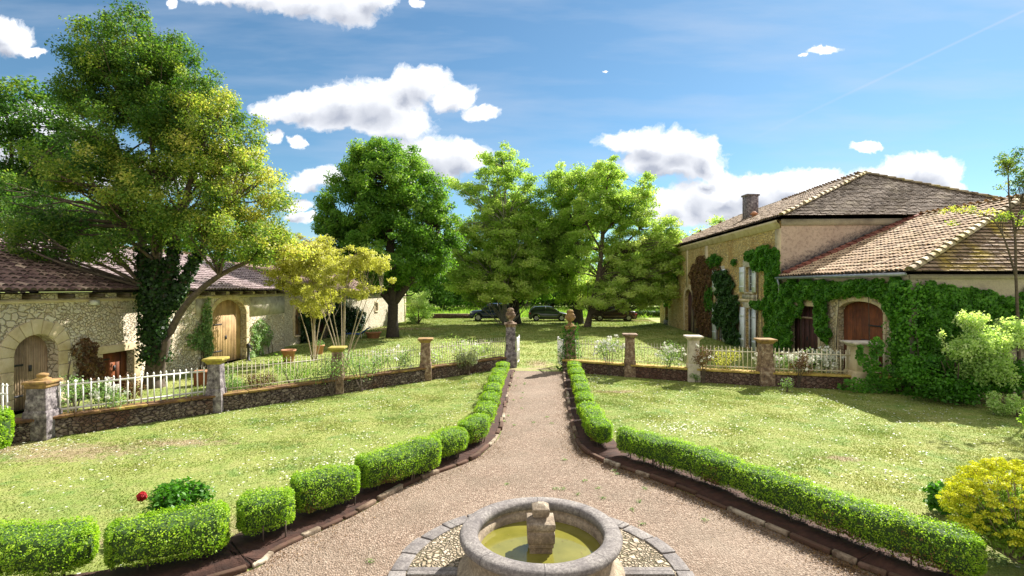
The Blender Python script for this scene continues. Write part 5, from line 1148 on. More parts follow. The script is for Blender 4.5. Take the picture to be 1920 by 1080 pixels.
# T5 leaning tree
Y7 = 42.; q = lambda px, py, r: (*P(px, py, Y7), r)
tree('leaning_tree', 'bright green tree on a dark leaning trunk in front of the dark red saloon', 'tree', q(1103, 616, 0)[:2], [(*P(1101, 615.5, Y7)[:2], -.05, .36), q(1106, 590, .24), q(1122, 520, .22), q(1130, 440, .17), q(1135, 380, .10), q(1140, 330, .05)],
     [lobe(1135, 330, Y7, 38, 34, .8, .6, 3.2), lobe(1125, 390, Y7, 66, 46, .9, .55, 3.2), lobe(1180, 400, Y7, 46, 40, .8, .55, 3.2), lobe(1208, 360, Y7, 22, 30, .6, .6, 3.2), lobe(1180, 470, Y7, 62, 42, 1, .7, 3.2), lobe(1235, 455, Y7, 32, 40, 1, .65, 3.2), lobe(1160, 535, Y7, 62, 30, 1.2, .7, 3.2), lobe(1200, 545, Y7, 40, 24, 1.1, .7, 3.2), lobe(1250, 430, Y7, 24, 22, .8, .6, 3.2), lobe(1255, 500, Y7, 26, 44, 1.1, .6, 3.2), lobe(1238, 545, Y7-1, 32, 28, 1.3, .85, 2.), lobe(1215, 500, Y7-1, 44, 40, 1.2, .8, 2.), lobe(1170, 560, Y7-1.5, 60, 20, 1.3, .85, 2.), lobe(1120, 570, Y7-1, 40, 16, 1., .8, 2.), lobe(1085, 470, Y7, 30, 50, .6, .5, 3.2)],
     'leaf_lime', 'bark', 860, .6, 160, .165, stems=[[q(1124, 515, .14), q(1160, 470, .11), q(1200, 430, .06)], [q(1130, 440, .12), q(1165, 400, .08), q(1205, 355, .04)], [q(1128, 470, .1), q(1100, 420, .07), q(1090, 370, .03)]], shell=.25, branch=.4, flat=.65)
# whitish shrub far left of the blue car
tree('pale_shrub', 'pale silvery green shrub at the end of the outbuilding', 'shrub', (P(785, 0, 46)[0], 46), [(P(785, 0, 46)[0], 46, 0, .08), (P(785, 0, 46)[0], 46, 1.5, .05), (P(787, 0, 46)[0], 46, 3, .02)],
     [lobe(785, 560, 46, 24, 18, 1, .7), lobe(790, 585, 46, 22, 16, 1, .5), lobe(770, 600, 46, 14, 10, 1, .1)], 'leaf_pale', 'bark', 40, .5, 110, .16)

# trees beyond the parked cars
bg = [(600, 95, 60, 470, 'leaf_dark'), (650, 75, 75, 500, 'leaf_mid'), (705, 88, 90, 480, 'leaf_dark'), (770, 80, 70, 470, 'leaf_dark'), (830, 70, 90, 440, 'leaf_mid'), (885, 84, 70, 500, 'leaf_dark'), (930, 76, 80, 470, 'leaf_mid'),
      (985, 90, 85, 470, 'leaf_dark'), (1035, 78, 70, 450, 'leaf_mid'), (1090, 84, 90, 480, 'leaf_dark'), (1145, 76, 80, 460, 'leaf_mid'), (1200, 88, 80, 470, 'leaf_dark'), (1250, 74, 70, 450, 'leaf_mid'), (1290, 80, 45, 425, 'leaf_lime'), (1345, 100, 14, 404, 'leaf_lime'), (540, 90, 80, 470, 'leaf_dark')]
bl = ['shaded', 'mid-green', 'tall dark', 'dark spreading', 'rounded green', 'narrow dark', 'leafy green', 'broad dark', 'green middle', 'dense dark', 'bushy green', 'low dark', 'green end', 'light green', 'small pale', 'hidden dark']
wh = ['behind the dense golden tree', 'behind the domed tree on its barn side', 'behind the domed tree trunk', 'beyond the pale silvery shrub', 'beyond the field wall before the blue car', 'above the bonnet of the blue car', 'above the blue car roof', 'beyond the gap between blue and grey cars',
      'above the grey hatchback', 'beyond the stout dark trunk', 'beyond the leaning trunk', 'above the dark red saloon', 'between the saloon and the farmhouse', 'peeping over the far end of the farmhouse roof', 'just above the farmhouse roof by the chimney', 'behind the second outbuilding']
for i, (px, Y, rx, top, lm) in enumerate(bg):
    k = Y/F; zt = H+(540-top)*k; x = (px-960)*k; lobes = [(x, Y, zt*.72, rx*k*.75, 4, zt*.28, 1, .5), (x-rx*k*.4, Y, zt*.4, rx*k*.7, 4, zt*.32, 1, .4), (x+rx*k*.4, Y, zt*.4, rx*k*.7, 4, zt*.32, 1, .4), (x, Y-1, zt*.22, rx*k*.9, 3, zt*.2, .8, .3)]
    tree('woodland_tree', '%s tree %s' % (bl[i], wh[i]), 'tree', (x, Y), [(x, Y, -.05, .35), (x, Y, zt*.4, .25), (x, Y, zt*.9, .06)], lobes, lm, 'bark_dark', 75, 1.5, 110, .42, group='woodland trees beyond the parked cars', branch=.15, shell=.3, sides=5)
def far_wood():
    mb = MB(); n = 30000; x = rng.uniform(-75, 75, n); y = rng.uniform(97, 106, n); hh = 7+2.2*np.sin(x*.21)+1.5*np.sin(x*.57+1)+1.0*np.sin(x*1.3); z = rng.uniform(0, 1, n)*hh
    C = np.stack([x, y, z], 1); add_leaves(mb, C, 1.15, rng.normal(size=n)*.2+.35, np.tile([0, -.3, .6], (n, 1)))
    tag(mb.build('far_woods', M['leaf_dark']), kind='stuff')
far_wood()

# field wall, far hedge
def far_bits():
    a, b = P(797, 0, 54), P(884, 0, 54); e = empty('field_wall', (a[0], 54, 0), 'low dark stone field wall beyond the lawn next to the blue car', 'wall'); mb = MB()
    mb.box(((a[0]+b[0])/2, 54, .22), (b[0]-a[0], .4, .44)); part(mb, 'stonework', M['garden_wall_dark'], e); mb = MB(); mb.box(((a[0]+b[0])/2, 54, .465), (b[0]-a[0]+.1, .5, .05)); mb.box((a[0], 54, .45), (.4, .5, .9)); part(mb, 'coping', M['lichen_stone'], e)
    a, b = P(1192, 0, 56), P(1262, 0, 56)
    hedge('field_hedge', [(a[0], 56), ((a[0]+b[0])/2, 56.2), (b[0], 56)], .9, .7, 'low dark field hedge between the red saloon and the farmhouse', 'hedge', dens=160, leaf=.14, bare=False, mat='leaf_dark', z0=0)
far_bits()
# tall meadow grass beyond the cars
def meadow():
    poly = [(-20, 55), (22, 55), (30, 80), (-30, 80)]; mb = blades(poly, 55, .40); tag(mb.build('meadow_grass', M['leaf_lime']), kind='stuff')
meadow()

# ------------------------------------------------------------ climbers on the walls
def climber(name, label, pl, blobs, leafm, dens=900, leaf=.12, depth=.28, cat='creeper', tint=.5, droop=True, stems=0, zr=None):
    """blobs: (px, py, rx, ry) outlines projected on the wall plane"""
    mb = MB(); Cs = []; Bs = []; Ts = []
    for bi, (px, py, rx, ry) in enumerate(blobs):
        a0, z0 = pl.at_px(px, py); a1, _ = pl.at_px(px+rx, py); a2, _ = pl.at_px(px-rx, py); ra = abs(a1-a2)/2; Y = pl.p0[1]+pl.u[1]*a0; rz = ry*Y/F
        n = int(dens*math.pi*ra*rz*1.1)+20; t = rng.uniform(0, 2*np.pi, n); r = np.sqrt(rng.uniform(0, 1, n))*(1+.10*np.sin(5*t+bi)+.07*np.sin(11*t+bi*2)+.05*np.sin(17*t))
        a = a0+ra*r*np.cos(t); z = z0+rz*r*np.sin(t)
        d = np.abs(depth*(1-.45*r**2)*(.55+.45*np.sin(a*5.3+bi)*np.sin(z*6.1+bi)))*rng.uniform(.6, 1, n)+.03
        k = (z > .02)&(a > .0-.15)&(a < pl.L+.15)
        if zr: k &= z < zr
        a, z, d = a[k], z[k], d[k]
        q = pl.p0[None]+pl.u[None]*a[:, None]+pl.n[None]*d[:, None]; Cs.append(np.column_stack([q, z])); Bs.append(np.tile([pl.n[0], pl.n[1], .75], (len(a), 1)))
        Ts.append(tint+.24*np.sin(a*7)*np.sin(z*8+bi)+rng.normal(size=len(a))*.18)
    C = np.concatenate(Cs); add_leaves(mb, C, leaf, np.concatenate(Ts), unit(np.concatenate(Bs)), .75, .85)
    ids = rng.integers(0, len(C), stems)
    for i in ids:
        p = C[i]; a = (p[:2]-pl.p0)@pl.u; a2 = a+rng.normal()*.25
        mb.tube([pl.pt(a2, .0, .05), pl.pt((a+a2)/2+rng.normal()*.1, p[2]*.5, .05), pl.pt(a, p[2], .06)], [.02, .014, .006], 5, mi=1)
    return tag(mb.build(name, [M[leafm], M['bark']]), label, cat)
gi = 'creeper climbing the buildings'
climber('creeper', 'bright green creeper climbing the farmhouse corner up to the first-floor shutters', house_pl, [(1432, 490, 34, 30), (1450, 520, 28, 60), (1448, 590, 26, 50), (1440, 640, 24, 30), (1412, 478, 16, 14), (1425, 565, 14, 20), (1420, 612, 10, 26)], 'leaf_ivy', 900, .13, .35, stems=14, group=None) if False else None
climber('creeper', 'bright green creeper climbing the farmhouse corner beside the first-floor shutters', house_pl, [(1434, 486, 30, 24), (1453, 520, 15, 50), (1451, 580, 17, 46), (1452, 635, 17, 30), (1410, 480, 12, 11), (1424, 572, 14, 9)], 'leaf_ivy', 1500, .10, .35, stems=14)
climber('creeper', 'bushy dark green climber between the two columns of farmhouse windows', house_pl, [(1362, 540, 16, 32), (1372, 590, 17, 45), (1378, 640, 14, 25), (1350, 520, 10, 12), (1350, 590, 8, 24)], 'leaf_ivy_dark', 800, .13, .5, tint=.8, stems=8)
climber('dry_vine', 'leafless brown vine mat hanging over the farmhouse wall beside the arched door', house_pl, [(1315, 520, 22, 38), (1318, 575, 18, 40), (1322, 610, 14, 22), (1335, 500, 16, 16)], 'leaf_dry', 420, .10, .18, tint=.45, stems=120)
climber('creeper', 'olive green creeper tuft above the brown vine under the cornice', house_pl, [(1340, 490, 14, 13), (1330, 560, 8, 26), (1378, 492, 6, 6)], 'leaf_ivy', 500, .13, .2, tint=.3)
climber('creeper', 'creeper hanging down the far corner of the farmhouse beside the leaning tree', house_pl, [(1252, 540, 8, 36), (1264, 515, 8, 18), (1246, 500, 6, 20)], 'leaf_ivy', 300, .18, .3, tint=.8)
climber('creeper', 'thick green creeper band over the carriage door on the courtyard side of the wing', wing_pl, [(1490, 545, 22, 22), (1520, 543, 26, 20), (1555, 545, 24, 20), (1585, 544, 22, 15), (1612, 540, 28, 16), (1648, 542, 26, 18), (1625, 536, 24, 12), (1690, 545, 30, 24), (1712, 560, 18, 30), (1690, 570, 30, 30), (1545, 585, 13, 38), (1552, 625, 10, 20), (1478, 580, 16, 45), (1474, 632, 17, 26), (1690, 575, 24, 22), (1702, 600, 26, 45), (1700, 650, 24, 35), (1706, 690, 20, 30), (1505, 575, 6, 22)], 'leaf_ivy', 2000, .095, .42, stems=12)
climber('creeper', 'green creeper covering the end wall of the wing behind the pale shrub', wing_end, [(1738, 552, 30, 24), (1765, 556, 30, 22), (1780, 580, 40, 40), (1840, 590, 50, 40), (1900, 596, 40, 36), (1820, 560, 40, 20), (1735, 600, 20, 30), (1770, 600, 36, 26), (1850, 600, 40, 22), (1790, 572, 40, 22), (1840, 572, 40, 20), (1890, 580, 40, 22), (1740, 620, 34, 40), (1745, 680, 32, 36), (1800, 640, 30, 40), (1880, 625, 40, 26), (1930, 600, 30, 60), (1733, 650, 20, 60), (1760, 720, 40, 16)], 'leaf_ivy', 1800, .095, .40, tint=.42, stems=10)
ivy_on([[(12.13, 15.66, .0, .30), (12.13, 15.66, 1.6, .34), (12.13, 15.66, 3.2, .28)]], 2300, .22, 'leaf_ivy', 'creeper', 'swelling column of green creeper wrapped round the near corner of the wing', (12.1, 15.7), .10, 3.35, .5, 'creeper')
climber('creeper', 'grey-green climber hugging the post left of the tall golden barn door', barn_pl, [(383, 590, 9, 30), (378, 630, 15, 32), (360, 640, 14, 16), (386, 650, 7, 30)], 'leaf_rose', 500, .09, .3, tint=.5, stems=8)
climber('creeper', 'loose pale climbing rose right of the tall golden barn door', barn_pl, [(484, 620, 14, 22), (478, 650, 12, 26), (496, 630, 10, 20), (470, 670, 12, 14)], 'leaf_rose', 420, .09, .3, tint=.6, stems=8)
climber('creeper', 'brown half-dead creeper between the two low barn doors', barn_pl, [(155, 655, 24, 20), (165, 690, 26, 30), (150, 720, 20, 20)], 'leaf_dry', 700, .08, .3, tint=.4, stems=30)
climber('creeper', 'dark green ivy over the doorway of the second outbuilding, spread wider in place of shade', barn2_pl, [(580, 600, 20, 30), (582, 640, 18, 26), (572, 620, 12, 40), (630, 590, 24, 30), (640, 620, 26, 26), (612, 570, 20, 16), (665, 600, 18, 24)], 'leaf_ivy_dark', 420, .14, .4, tint=.4, stems=6)  # ivy past the doorway is added to darken the wall where shade falls
ivy_on([[(2.27, 20.0, .0, .28), (2.27, 20.0, .9, .24), (2.27, 20.0, 1.75, .2)]], 1800, .14, 'leaf_ivy', 'ivy', 'dark green ivy wrapped round the gate pillar on the farmhouse side', (2.3, 20), .07, 1.7, .15)

# ------------------------------------------------------------ shrubs, roses, flowers
def bush(name, label, cat, x, y, h, w, leafm, n=900, leaf=.06, stems=6, flowers=0, fm='flower_white', fsize=.06, tint=.5, bare=.3, group=None, barkm='bark', z0=0., ry=None, blob=7, fz=.6):
    e = empty(name, (x, y, 0), label, cat, group); tb = MB(); cb = MB(); cs = []
    for k in range(max(stems, 1)):
        a = random.uniform(0, 6.28); r = w*.5*random.uniform(.2, .9); hh = h*random.uniform(.6, 1.)
        tip = (x+r*math.cos(a), y+(ry or w*.5)/(w*.5)*r*math.sin(a), z0+hh); tb.tube([(x+random.uniform(-.05, .05), y, z0), ((x*.6+tip[0]*.4), (y*.6+tip[1]*.4), z0+hh*.5), tip], [.012, .009, .004], 5, cap=False); cs.append(tip)
    C0 = []
    for k in range(blob):
        t = cs[k % len(cs)]; C0.append((t[0]+random.uniform(-.15, .15)*w, t[1]+random.uniform(-.15, .15)*w, z0+h*bare+(t[2]-z0-h*bare)*random.uniform(.35, .95)))
    C0 = np.array(C0); i = rng.integers(0, len(C0), n); rr = min(w, h)*.30
    p = C0[i]+unit(rng.normal(size=(n, 3)))*(rng.uniform(.2, 1, n)**.6*rr)[:, None]; p[:, 2] = np.maximum(p[:, 2], .02)
    add_leaves(cb, p, leaf, tint+rng.normal(size=n)*.2, unit(p-C0[i]+np.array([0, 0, .1])), .9)
    part(tb, 'stems', M[barkm], e)
    part(cb, 'foliage', M[leafm], e)
    if flowers:
        fb = MB(); i = rng.integers(0, len(C0), flowers); c = C0[i]+unit(rng.normal(size=(flowers, 3))*np.array([1, 1, fz])+np.array([0, 0, .35]))*rr*1.05
        q = np.repeat(c, 9, 0)+rng.normal(size=(flowers*9, 3))*fsize*.28; add_leaves(fb, q, fsize*.8, rng.uniform(0, 1, len(q)), None, aspect=.9); part(fb, 'blossom', M[fm], e)
    return e
gr = 'rose bushes along the railings'
def fence_pt(px, d, side): 
    if side == 'L': (x, y) = on_line(px); k = math.sqrt(.5); return x-k*d, y+k*d
    (p, a) = on_curve(px); return p[0], p[1]+d
for (px, d, s, h, w, lm, fl, lab) in (
        (145, .5, 'L', 1.35, .9, 'leaf_rose', 6, 'leafy rose bush standing behind the white railing next to the near grey pillar'),
        (205, .2, 'L', 1.1, .8, 'leaf_rose', 30, 'rose with white blooms leaning over the wall before the low reddish barn door'),
        (250, .7, 'L', 1.2, .7, 'leaf_dry', 0, 'reddish-brown rose bush beneath the low barn door'),
        (440, .5, 'L', .95, .7, 'leaf_rose', 0, 'small rose just right of the yellow mossy-capped pillar'),
        (495, .4, 'L', 1.0, .7, 'leaf_dry', 0, 'half-dead brown rose against the thin railing'),
        (560, .4, 'L', 1.15, 1.1, 'leaf_mid', 0, 'spreading rose under the dense golden tree'),
        (612, -.3, 'L', 1.2, 1.0, 'leaf_rose', 0, 'rose bush growing in front of the wall by the mottled pillar'),
        (668, -.3, 'L', 1.3, 1.2, 'leaf_rose', 0, 'bare-stemmed rose bush trained over the wall right of the mottled pillar'),
        (705, .3, 'L', 1.3, 1.2, 'leaf_rose', 10, 'pale rose in the long row, nearest the fanning golden tree'),
        (750, .3, 'L', 1.3, 1.1, 'leaf_rose', 14, 'pale rose in the long row just before the orange-capped pillar'),
        (835, .4, 'L', 1.15, 1.2, 'leaf_pale', 14, 'pale rose just past the orange-capped pillar'),
        (885, .4, 'L', 1.3, 1.2, 'leaf_pale', 18, 'pale rose behind the grey-leaved bush'),
        (920, .4, 'L', 1.2, .9, 'leaf_pale', 12, 'pale rose nearest the urn gate pillar, barn side'),
        (1140, -.2, 'R', 1.5, 1.0, 'leaf_rose', 34, 'white standard rose between the gate and the brown pillar'),
        (1250, -.1, 'R', 1.25, 1.0, 'leaf_rose', 22, 'white rose just before the pale pillar'),
        (1312, -.35, 'R', 1.3, .7, 'leaf_dry', 3, 'brownish rose climbing the pale pillar'),
        (1365, .3, 'R', 1.0, .8, 'leaf_gold', 0, 'thin yellowish rose behind the cream railing'),
        (1465, .4, 'R', 1.3, .8, 'leaf_rose', 34, 'white rose just past the orange-capped pillar'),
        (1490, -.2, 'R', 1.2, .55, 'leaf_dry', 2, 'reddish-brown rose in front of the cream railing'),
        (1520, .4, 'R', 1.3, .8, 'leaf_rose', 46, 'white rose covered in bloom in the middle of the cream railing'),
        (1560, .35, 'R', 1.15, .9, 'leaf_rose', 60, 'white rose spilling over the cream railing next to the broad cream pillar')):
    x, y = fence_pt(px, d, s); bush('rose_bush', lab, 'rose', x, y, h, w, lm, 800, .055, 7, int(fl*(1.6 if s == 'R' else .8)), fsize=.09, group=gr, bare=.45)
x, y = on_line(867); bush('grey_bush', 'grey-leaved rounded bush growing against the wall near the gate, barn side', 'bush', x+.25, y-.25, 1.05, .9, 'leaf_sage', 1500, .07, 9, bare=.3)
climber_pl = Plane((9.9, 15.75), (12.2, 15.35), (0, -1))
climber('creeper', 'ivy tumbling over the broad cream pillar and low wall towards the wing', climber_pl, [(1640, 650, 14, 18), (1628, 680, 16, 20), (1660, 705, 40, 20), (1620, 722, 50, 14), (1610, 665, 6, 20)], 'leaf_ivy', 900, .085, .25, tint=.5)
for (px, py, w, h, lab) in ((1306, 717, .4, .35, 'small green seedling bush at the wall foot below the pale pillar'), (1375, 712, .4, .4, 'small white-flowered plant against the dark wall below the cream railing'), (1476, 735, .4, .5, 'thin young rose planted in the lawn before the cream railing'), (1140, 697, .35, .3, 'tiny plant at the dark wall foot next to the brown pillar')):
    x, y = G(px, py); bush('seedling', lab, 'plant', x, y, h, w, 'leaf_rose', 220, .05, 4, 5 if 'white' in lab else 0, bare=.1, group='small plants at the foot of the wall')
# right hand shrubs
def spread(name, label, cat, x, y, lobes, lm, **k):
    st = fan_stems(x, y, 7, 1.2, .9, .03)
    return tree(name, label, cat, (x, y), [(x, y, 0, .05), (x, y, .6, .04), (x, y, 1.2, .02)], lobes, lm, stems=st, **k)
spread('elder_shrub', 'large pale-leaved elder shrub standing before the end wall of the wing', 'shrub', 12.6, 14.3, [lobe(1768, 628, 14.0, 20, 10, 1, .6), lobe(1824, 604, 14.0, 20, 20, 1.1, .75), lobe(1852, 650, 13.8, 44, 24, 1, .6), lobe(1898, 622, 13.9, 26, 20, 1, .65), lobe(1800, 655, 13.7, 24, 18, 1, .55), lobe(1850, 690, 13.7, 40, 18, .7, .35)], 'leaf_pale', n_clumps=150, clump=.19, per=90, leaf=.08, shell=.2, flat=1.5, spread=1.6)
spread('laurel_shrub', 'dark green shrub below the pale elder at the foot of the wing', 'shrub', 12.3, 14.2, [lobe(1740, 700, 14.4, 40, 36, 1, .4), lobe(1800, 720, 14.2, 50, 26, 1, .4), lobe(1870, 705, 14.1, 50, 30, 1, .4)], 'leaf_ivy', n_clumps=75, clump=.36, per=200, leaf=.095, shell=.4)
bush('pale_bush', 'small bright shrub on the bare soil at the picture edge right of the lawn', 'shrub', 12.55, 12.7, .55, .9, 'leaf_pale', 1300, .07, 8, tint=.5, bare=.1)
bush('pale_bush', 'leafy green plant spilling onto the lawn just nearer than the small bright shrub', 'shrub', 11.4, 11.0, .55, .8, 'leaf_mid', 1300, .07, 8, tint=.7, bare=.1)
x, y = G(1775, 965); bush('leafy_weed', 'low clump of upright leaves in the lawn beside the yellow spurge', 'plant', x, y, .38, .42, 'leaf_ivy', 260, .10, 9, tint=.3, bare=.05)
# yellow spurge
def spurge():
    x, y = 5.86, 5.9; e = empty('spurge_bush', (x, y, 0), 'big rounded bright yellow spurge in bloom in the near corner', 'bush'); cb = MB(); fb = MB(); tb = MB(); n = 620
    d = unit(rng.normal(size=(n, 3))); d[:, 2] = np.abs(d[:, 2]); C = np.array([x, y, .45])+d*np.array([.72, .68, .72])*rng.uniform(.84, 1.05, n)[:, None]
    for i in range(n):
        k = 75; o = unit(rng.normal(size=(k, 3))); o[:, 2] = np.abs(o[:, 2])*.7; r = .056
        p = C[i]+o*r*rng.uniform(.5, 1, k)[:, None]; add_leaves(fb, p, .019, rng.normal(size=k)*.25+.5+.25*math.sin(i), o, .6, .9)
        if i % 3 == 0: tb.tube([(x, y, .02), tuple(np.array([x, y, .1])*.4+C[i]*.6-np.array([0, 0, .08])), tuple(C[i])], [.008, .006, .004], 4, cap=False)
    m_ = 9000; dd = unit(rng.normal(size=(m_, 3))); dd[:, 2] = np.abs(dd[:, 2])-.25; p = np.array([x, y, .42])+dd*np.array([.66, .62, .62])*rng.uniform(.5, 1., m_)[:, None]; p[:, 2] = np.maximum(p[:, 2], .03)
    add_leaves(cb, p, .05, rng.normal(size=m_)*.2+.4, dd, .8, .4)
    part(tb, 'stems', M['bark_pale'], e); part(cb, 'foliage', M['leaf_lime'], e); part(fb, 'blossom', M['flower_yellow'], e)
spurge()
def peony():
    x, y = G(318, 985); e = bush('peony_bush', 'dark green peony bush with a single crimson flower behind the near hedge', 'peony', x+.06, y, .56, .66, 'leaf_ivy', 3000, .075, 14, tint=.3, bare=.15, blob=18)
    c = P(266, 931, y-.22); fb = MB(); n = 260; d = unit(rng.normal(size=(n, 3))); add_leaves(fb, np.array(c)+d*rng.uniform(.2, 1, n)[:, None]*.055, .05, rng.uniform(0, 1, n), d, .4, .9)
    part(fb, 'flower', M['flower_red'], e); tb = MB(); tb.tube([(x, y, .05), ((x+c[0])/2, y, .35), (c[0], c[1], c[2]-.03)], [.008, .006, .005], 5); part(tb, 'flower_stem', M['leaf_ivy'], e)
    for (px, py) in ((290, 947), (345, 938)):
        c = P(px, py, y-.05); fb = MB(); d = unit(rng.normal(size=(60, 3))); add_leaves(fb, np.array(c)+d*.012, .02, rng.uniform(0, .5, 60), d, .3, .9); part(fb, 'bud', M['flower_red'], e)
peony()
# thin tree at the right edge
y9 = 14.9; q9 = lambda px, py, r: (*P(px, py, y9), r)
tree('golden_tree', 'slender tree with sparse golden leaves at the picture edge in front of the wing roof', 'tree', (P(1908, 0, y9)[0], y9), [(P(1912, 0, y9)[0], y9, 0, .05), q9(1910, 640, .045), q9(1905, 520, .035), q9(1903, 440, .03), q9(1893, 380, .022), q9(1890, 320, .012)],
     [lobe(1895, 300, y9, 34, 26, 1.2, .5), lobe(1915, 330, y9, 32, 34, 1, .5), lobe(1872, 318, y9, 14, 16, .6, .5), lobe(1900, 410, y9, 30, 14, .6, .7), lobe(1790, 395, y9, 20, 12, .7, .9), lobe(1840, 398, y9, 22, 12, .8, .9), lobe(1780, 420, y9, 10, 10, .4, .9), lobe(1915, 490, y9, 12, 22, .5, .8)],
     'leaf_oak', 'bark', 90, .17, 34, .06, branch=1., stems=[[q9(1905, 520, .03), q9(1880, 440, .02), q9(1850, 405, .012), q9(1790, 398, .006)], [q9(1903, 440, .02), q9(1915, 380, .015), q9(1925, 310, .008)]], shell=.1, br=.012)

# ------------------------------------------------------------ cars
def paint(name, c, flake=.35):
    m, nt, N, L, b = nodes(name); b.inputs['Base Color'].default_value = (*c, 1); b.inputs['Metallic'].default_value = flake; b.inputs['Roughness'].default_value = .28
    b.inputs['Coat Weight'].default_value = .8; b.inputs['Coat Roughness'].default_value = .04; g = geo(N); n = nz(N, L, g, 3, 3); L.new(rampn(N, L, n.outputs['Fac'], [(.3, tuple(x*.85 for x in c)), (.7, c)]), b.inputs['Base Color']); return m
M['paint_blue'] = paint('paint_blue', (.010, .022, .10)); M['paint_grey'] = paint('paint_grey', (.05, .065, .065)); M['paint_red'] = paint('paint_red', (.045, .006, .018))
M['tyre'] = plain('tyre', (.02, .02, .02), .85); M['rim_metal'] = plain('rim_metal', (.55, .55, .56), .35, .8, var=.1); M['lamp_clear'] = plain('lamp_clear', (.7, .72, .75), .1, var=.05, bmp=0); M['lamp_red'] = plain('lamp_red', (.35, .01, .01), .2, var=.05, bmp=0)
M['plastic'] = plain('plastic', (.02, .02, .022), .6)
def car(name, label, x, y, L_, W, Ht, belt, low, cabin, mat, wheel_r=.31, wheels=(.18, .81), flip=1, clear=.2):
    """flip=1: nose towards -X. low: (t, z) bonnet/boot outline, cabin: (t, z) roof outline"""
    e = empty(name, (x, y, 0), label, 'car', 'cars parked at the end of the lawn')
    X = lambda t: x+(t-.5)*L_*flip
    wc = [X(t) for t in wheels]
    # body: loft of sections
    ts = np.linspace(0, 1, 41); lt, lz = zip(*low); mb = MB(); V = []; K = 10
    for t in ts:
        zt = np.interp(t, lt, lz); wd = W/2*(1-.16*abs(2*t-1)**5); zb = clear
        for w_, c_ in ((wheels[0], 0), (wheels[1], 0)):
            d = abs(t-w_)*L_
            if d < wheel_r*1.18: zb = max(zb, math.sqrt((wheel_r*1.18)**2-d*d)+wheel_r*.9)
        if t in (0., 1.): zb = clear+.12
        zs = zb+(zt-zb)*.55
        for (a, z) in ((-.90, zb), (-1., zb+(zt-zb)*.25), (-1.0, zs), (-.95, zt-.06), (-.82, zt), (.82, zt), (.95, zt-.06), (1., zs), (1., zb+(zt-zb)*.25), (.90, zb)): V.append((X(t), y+a*wd, z))
    Fs = [(i*K+k, i*K+(k+1) % K, (i+1)*K+(k+1) % K, (i+1)*K+k) for i in range(40) for k in range(K)]+[tuple(range(K)), tuple(40*K+k for k in range(K))[::-1]]
    mb.raw(V, Fs); body = part(mb, 'body', M[mat], e, smooth=True); body.data.update()
    # glass house and roof
    ct, cz = zip(*cabin); cs = np.linspace(ct[0], ct[-1], 21); mb = MB(); V = []; top = max(cz)
    for t in cs:
        z = np.interp(t, ct, cz); zb = np.interp(t, lt, lz)-.03; h = max(z-zb, .01); wi = W/2*(.90-.20*h/(top-belt+.1))
        V += [(X(t), y-W/2*.90, zb), (X(t), y-wi, z-.03*min(1, h*3)), (X(t), y-wi*.8, z), (X(t), y+wi*.8, z), (X(t), y+wi, z-.03*min(1, h*3)), (X(t), y+W/2*.90, zb)]
    mb.raw(V, [(i*6+k, i*6+k+1, (i+1)*6+k+1, (i+1)*6+k) for i in range(20) for k in range(5)]); part(mb, 'windows', M['glass'], e, smooth=True)
    mb = MB(); V = []; rs = [t for t in cs if np.interp(t, ct, cz) > top-.10]
    for t in rs:
        z = np.interp(t, ct, cz)+.008; wi = W/2*.715; V += [(X(t), y-wi, z-.045), (X(t), y-wi*.85, z+.004), (X(t), y+wi*.85, z+.004), (X(t), y+wi, z-.045)]
    mb.raw(V, [(i*4+k, i*4+k+1, (i+1)*4+k+1, (i+1)*4+k) for i in range(len(rs)-1) for k in range(3)]); part(mb, 'roof', M[mat], e, smooth=True)
    # pillars
    for t in (ct[0]+(ct[-1]-ct[0])*.47, ):
        for sd in (-1, 1):
            mb = MB(); mb.tube([(X(t), y+sd*W/2*.905, belt-.02), (X(t), y+sd*W/2*.715, top-.02)], .035, 6); part(mb, 'pillar', M['plastic'], e)
    for k in (0, 1):
        for sd in (-1, 1):
            a = cabin[0] if k == 0 else cabin[-1]; b = [c for c in cabin if c[1] > top-.1][0 if k == 0 else -1]
            mb = MB(); mb.tube([(X(a[0]), y+sd*W/2*.89, a[1]-.02), (X(b[0]), y+sd*W/2*.715, b[1]-.02)], .04, 6); part(mb, 'roof_pillar', M[mat], e)
    for w_ in wc:
        for sd in (-1, 1):
            cy = y+sd*(W/2-.12); mb = MB(); S = 20; prof = [(wheel_r*.62, -.10), (wheel_r*.95, -.10), (wheel_r, -.06), (wheel_r, .06), (wheel_r*.95, .10), (wheel_r*.62, .10)]; V = []
            for (r, d) in prof:
                for k in range(S): a = 2*math.pi*k/S; V.append((w_+r*math.cos(a), cy+d, wheel_r+r*math.sin(a)))
            Fs = [(i*S+k, i*S+(k+1) % S, ((i+1) % 6)*S+(k+1) % S, ((i+1) % 6)*S+k) for i in range(6) for k in range(S)]; mb.raw(V, Fs); wh_ = part(mb, 'wheel', M['tyre'], e, smooth=True)
            mb = MB(); o = cy+sd*.07
            mb.raw([(w_+wheel_r*.62*math.cos(2*math.pi*k/S), o-sd*.05, wheel_r+wheel_r*.62*math.sin(2*math.pi*k/S)) for k in range(S)], [tuple(range(S))])
            for k in range(5): a = 2*math.pi*k/5+.3; mb.tube([(w_, o, wheel_r), (w_+wheel_r*.6*math.cos(a), o, wheel_r+wheel_r*.6*math.sin(a))], .035, 5)
            mb.build('rim', M['rim_metal'], wh_, offset=tuple(e.location))
    zn = np.interp(.03, lt, lz); zr_ = np.interp(.97, lt, lz)
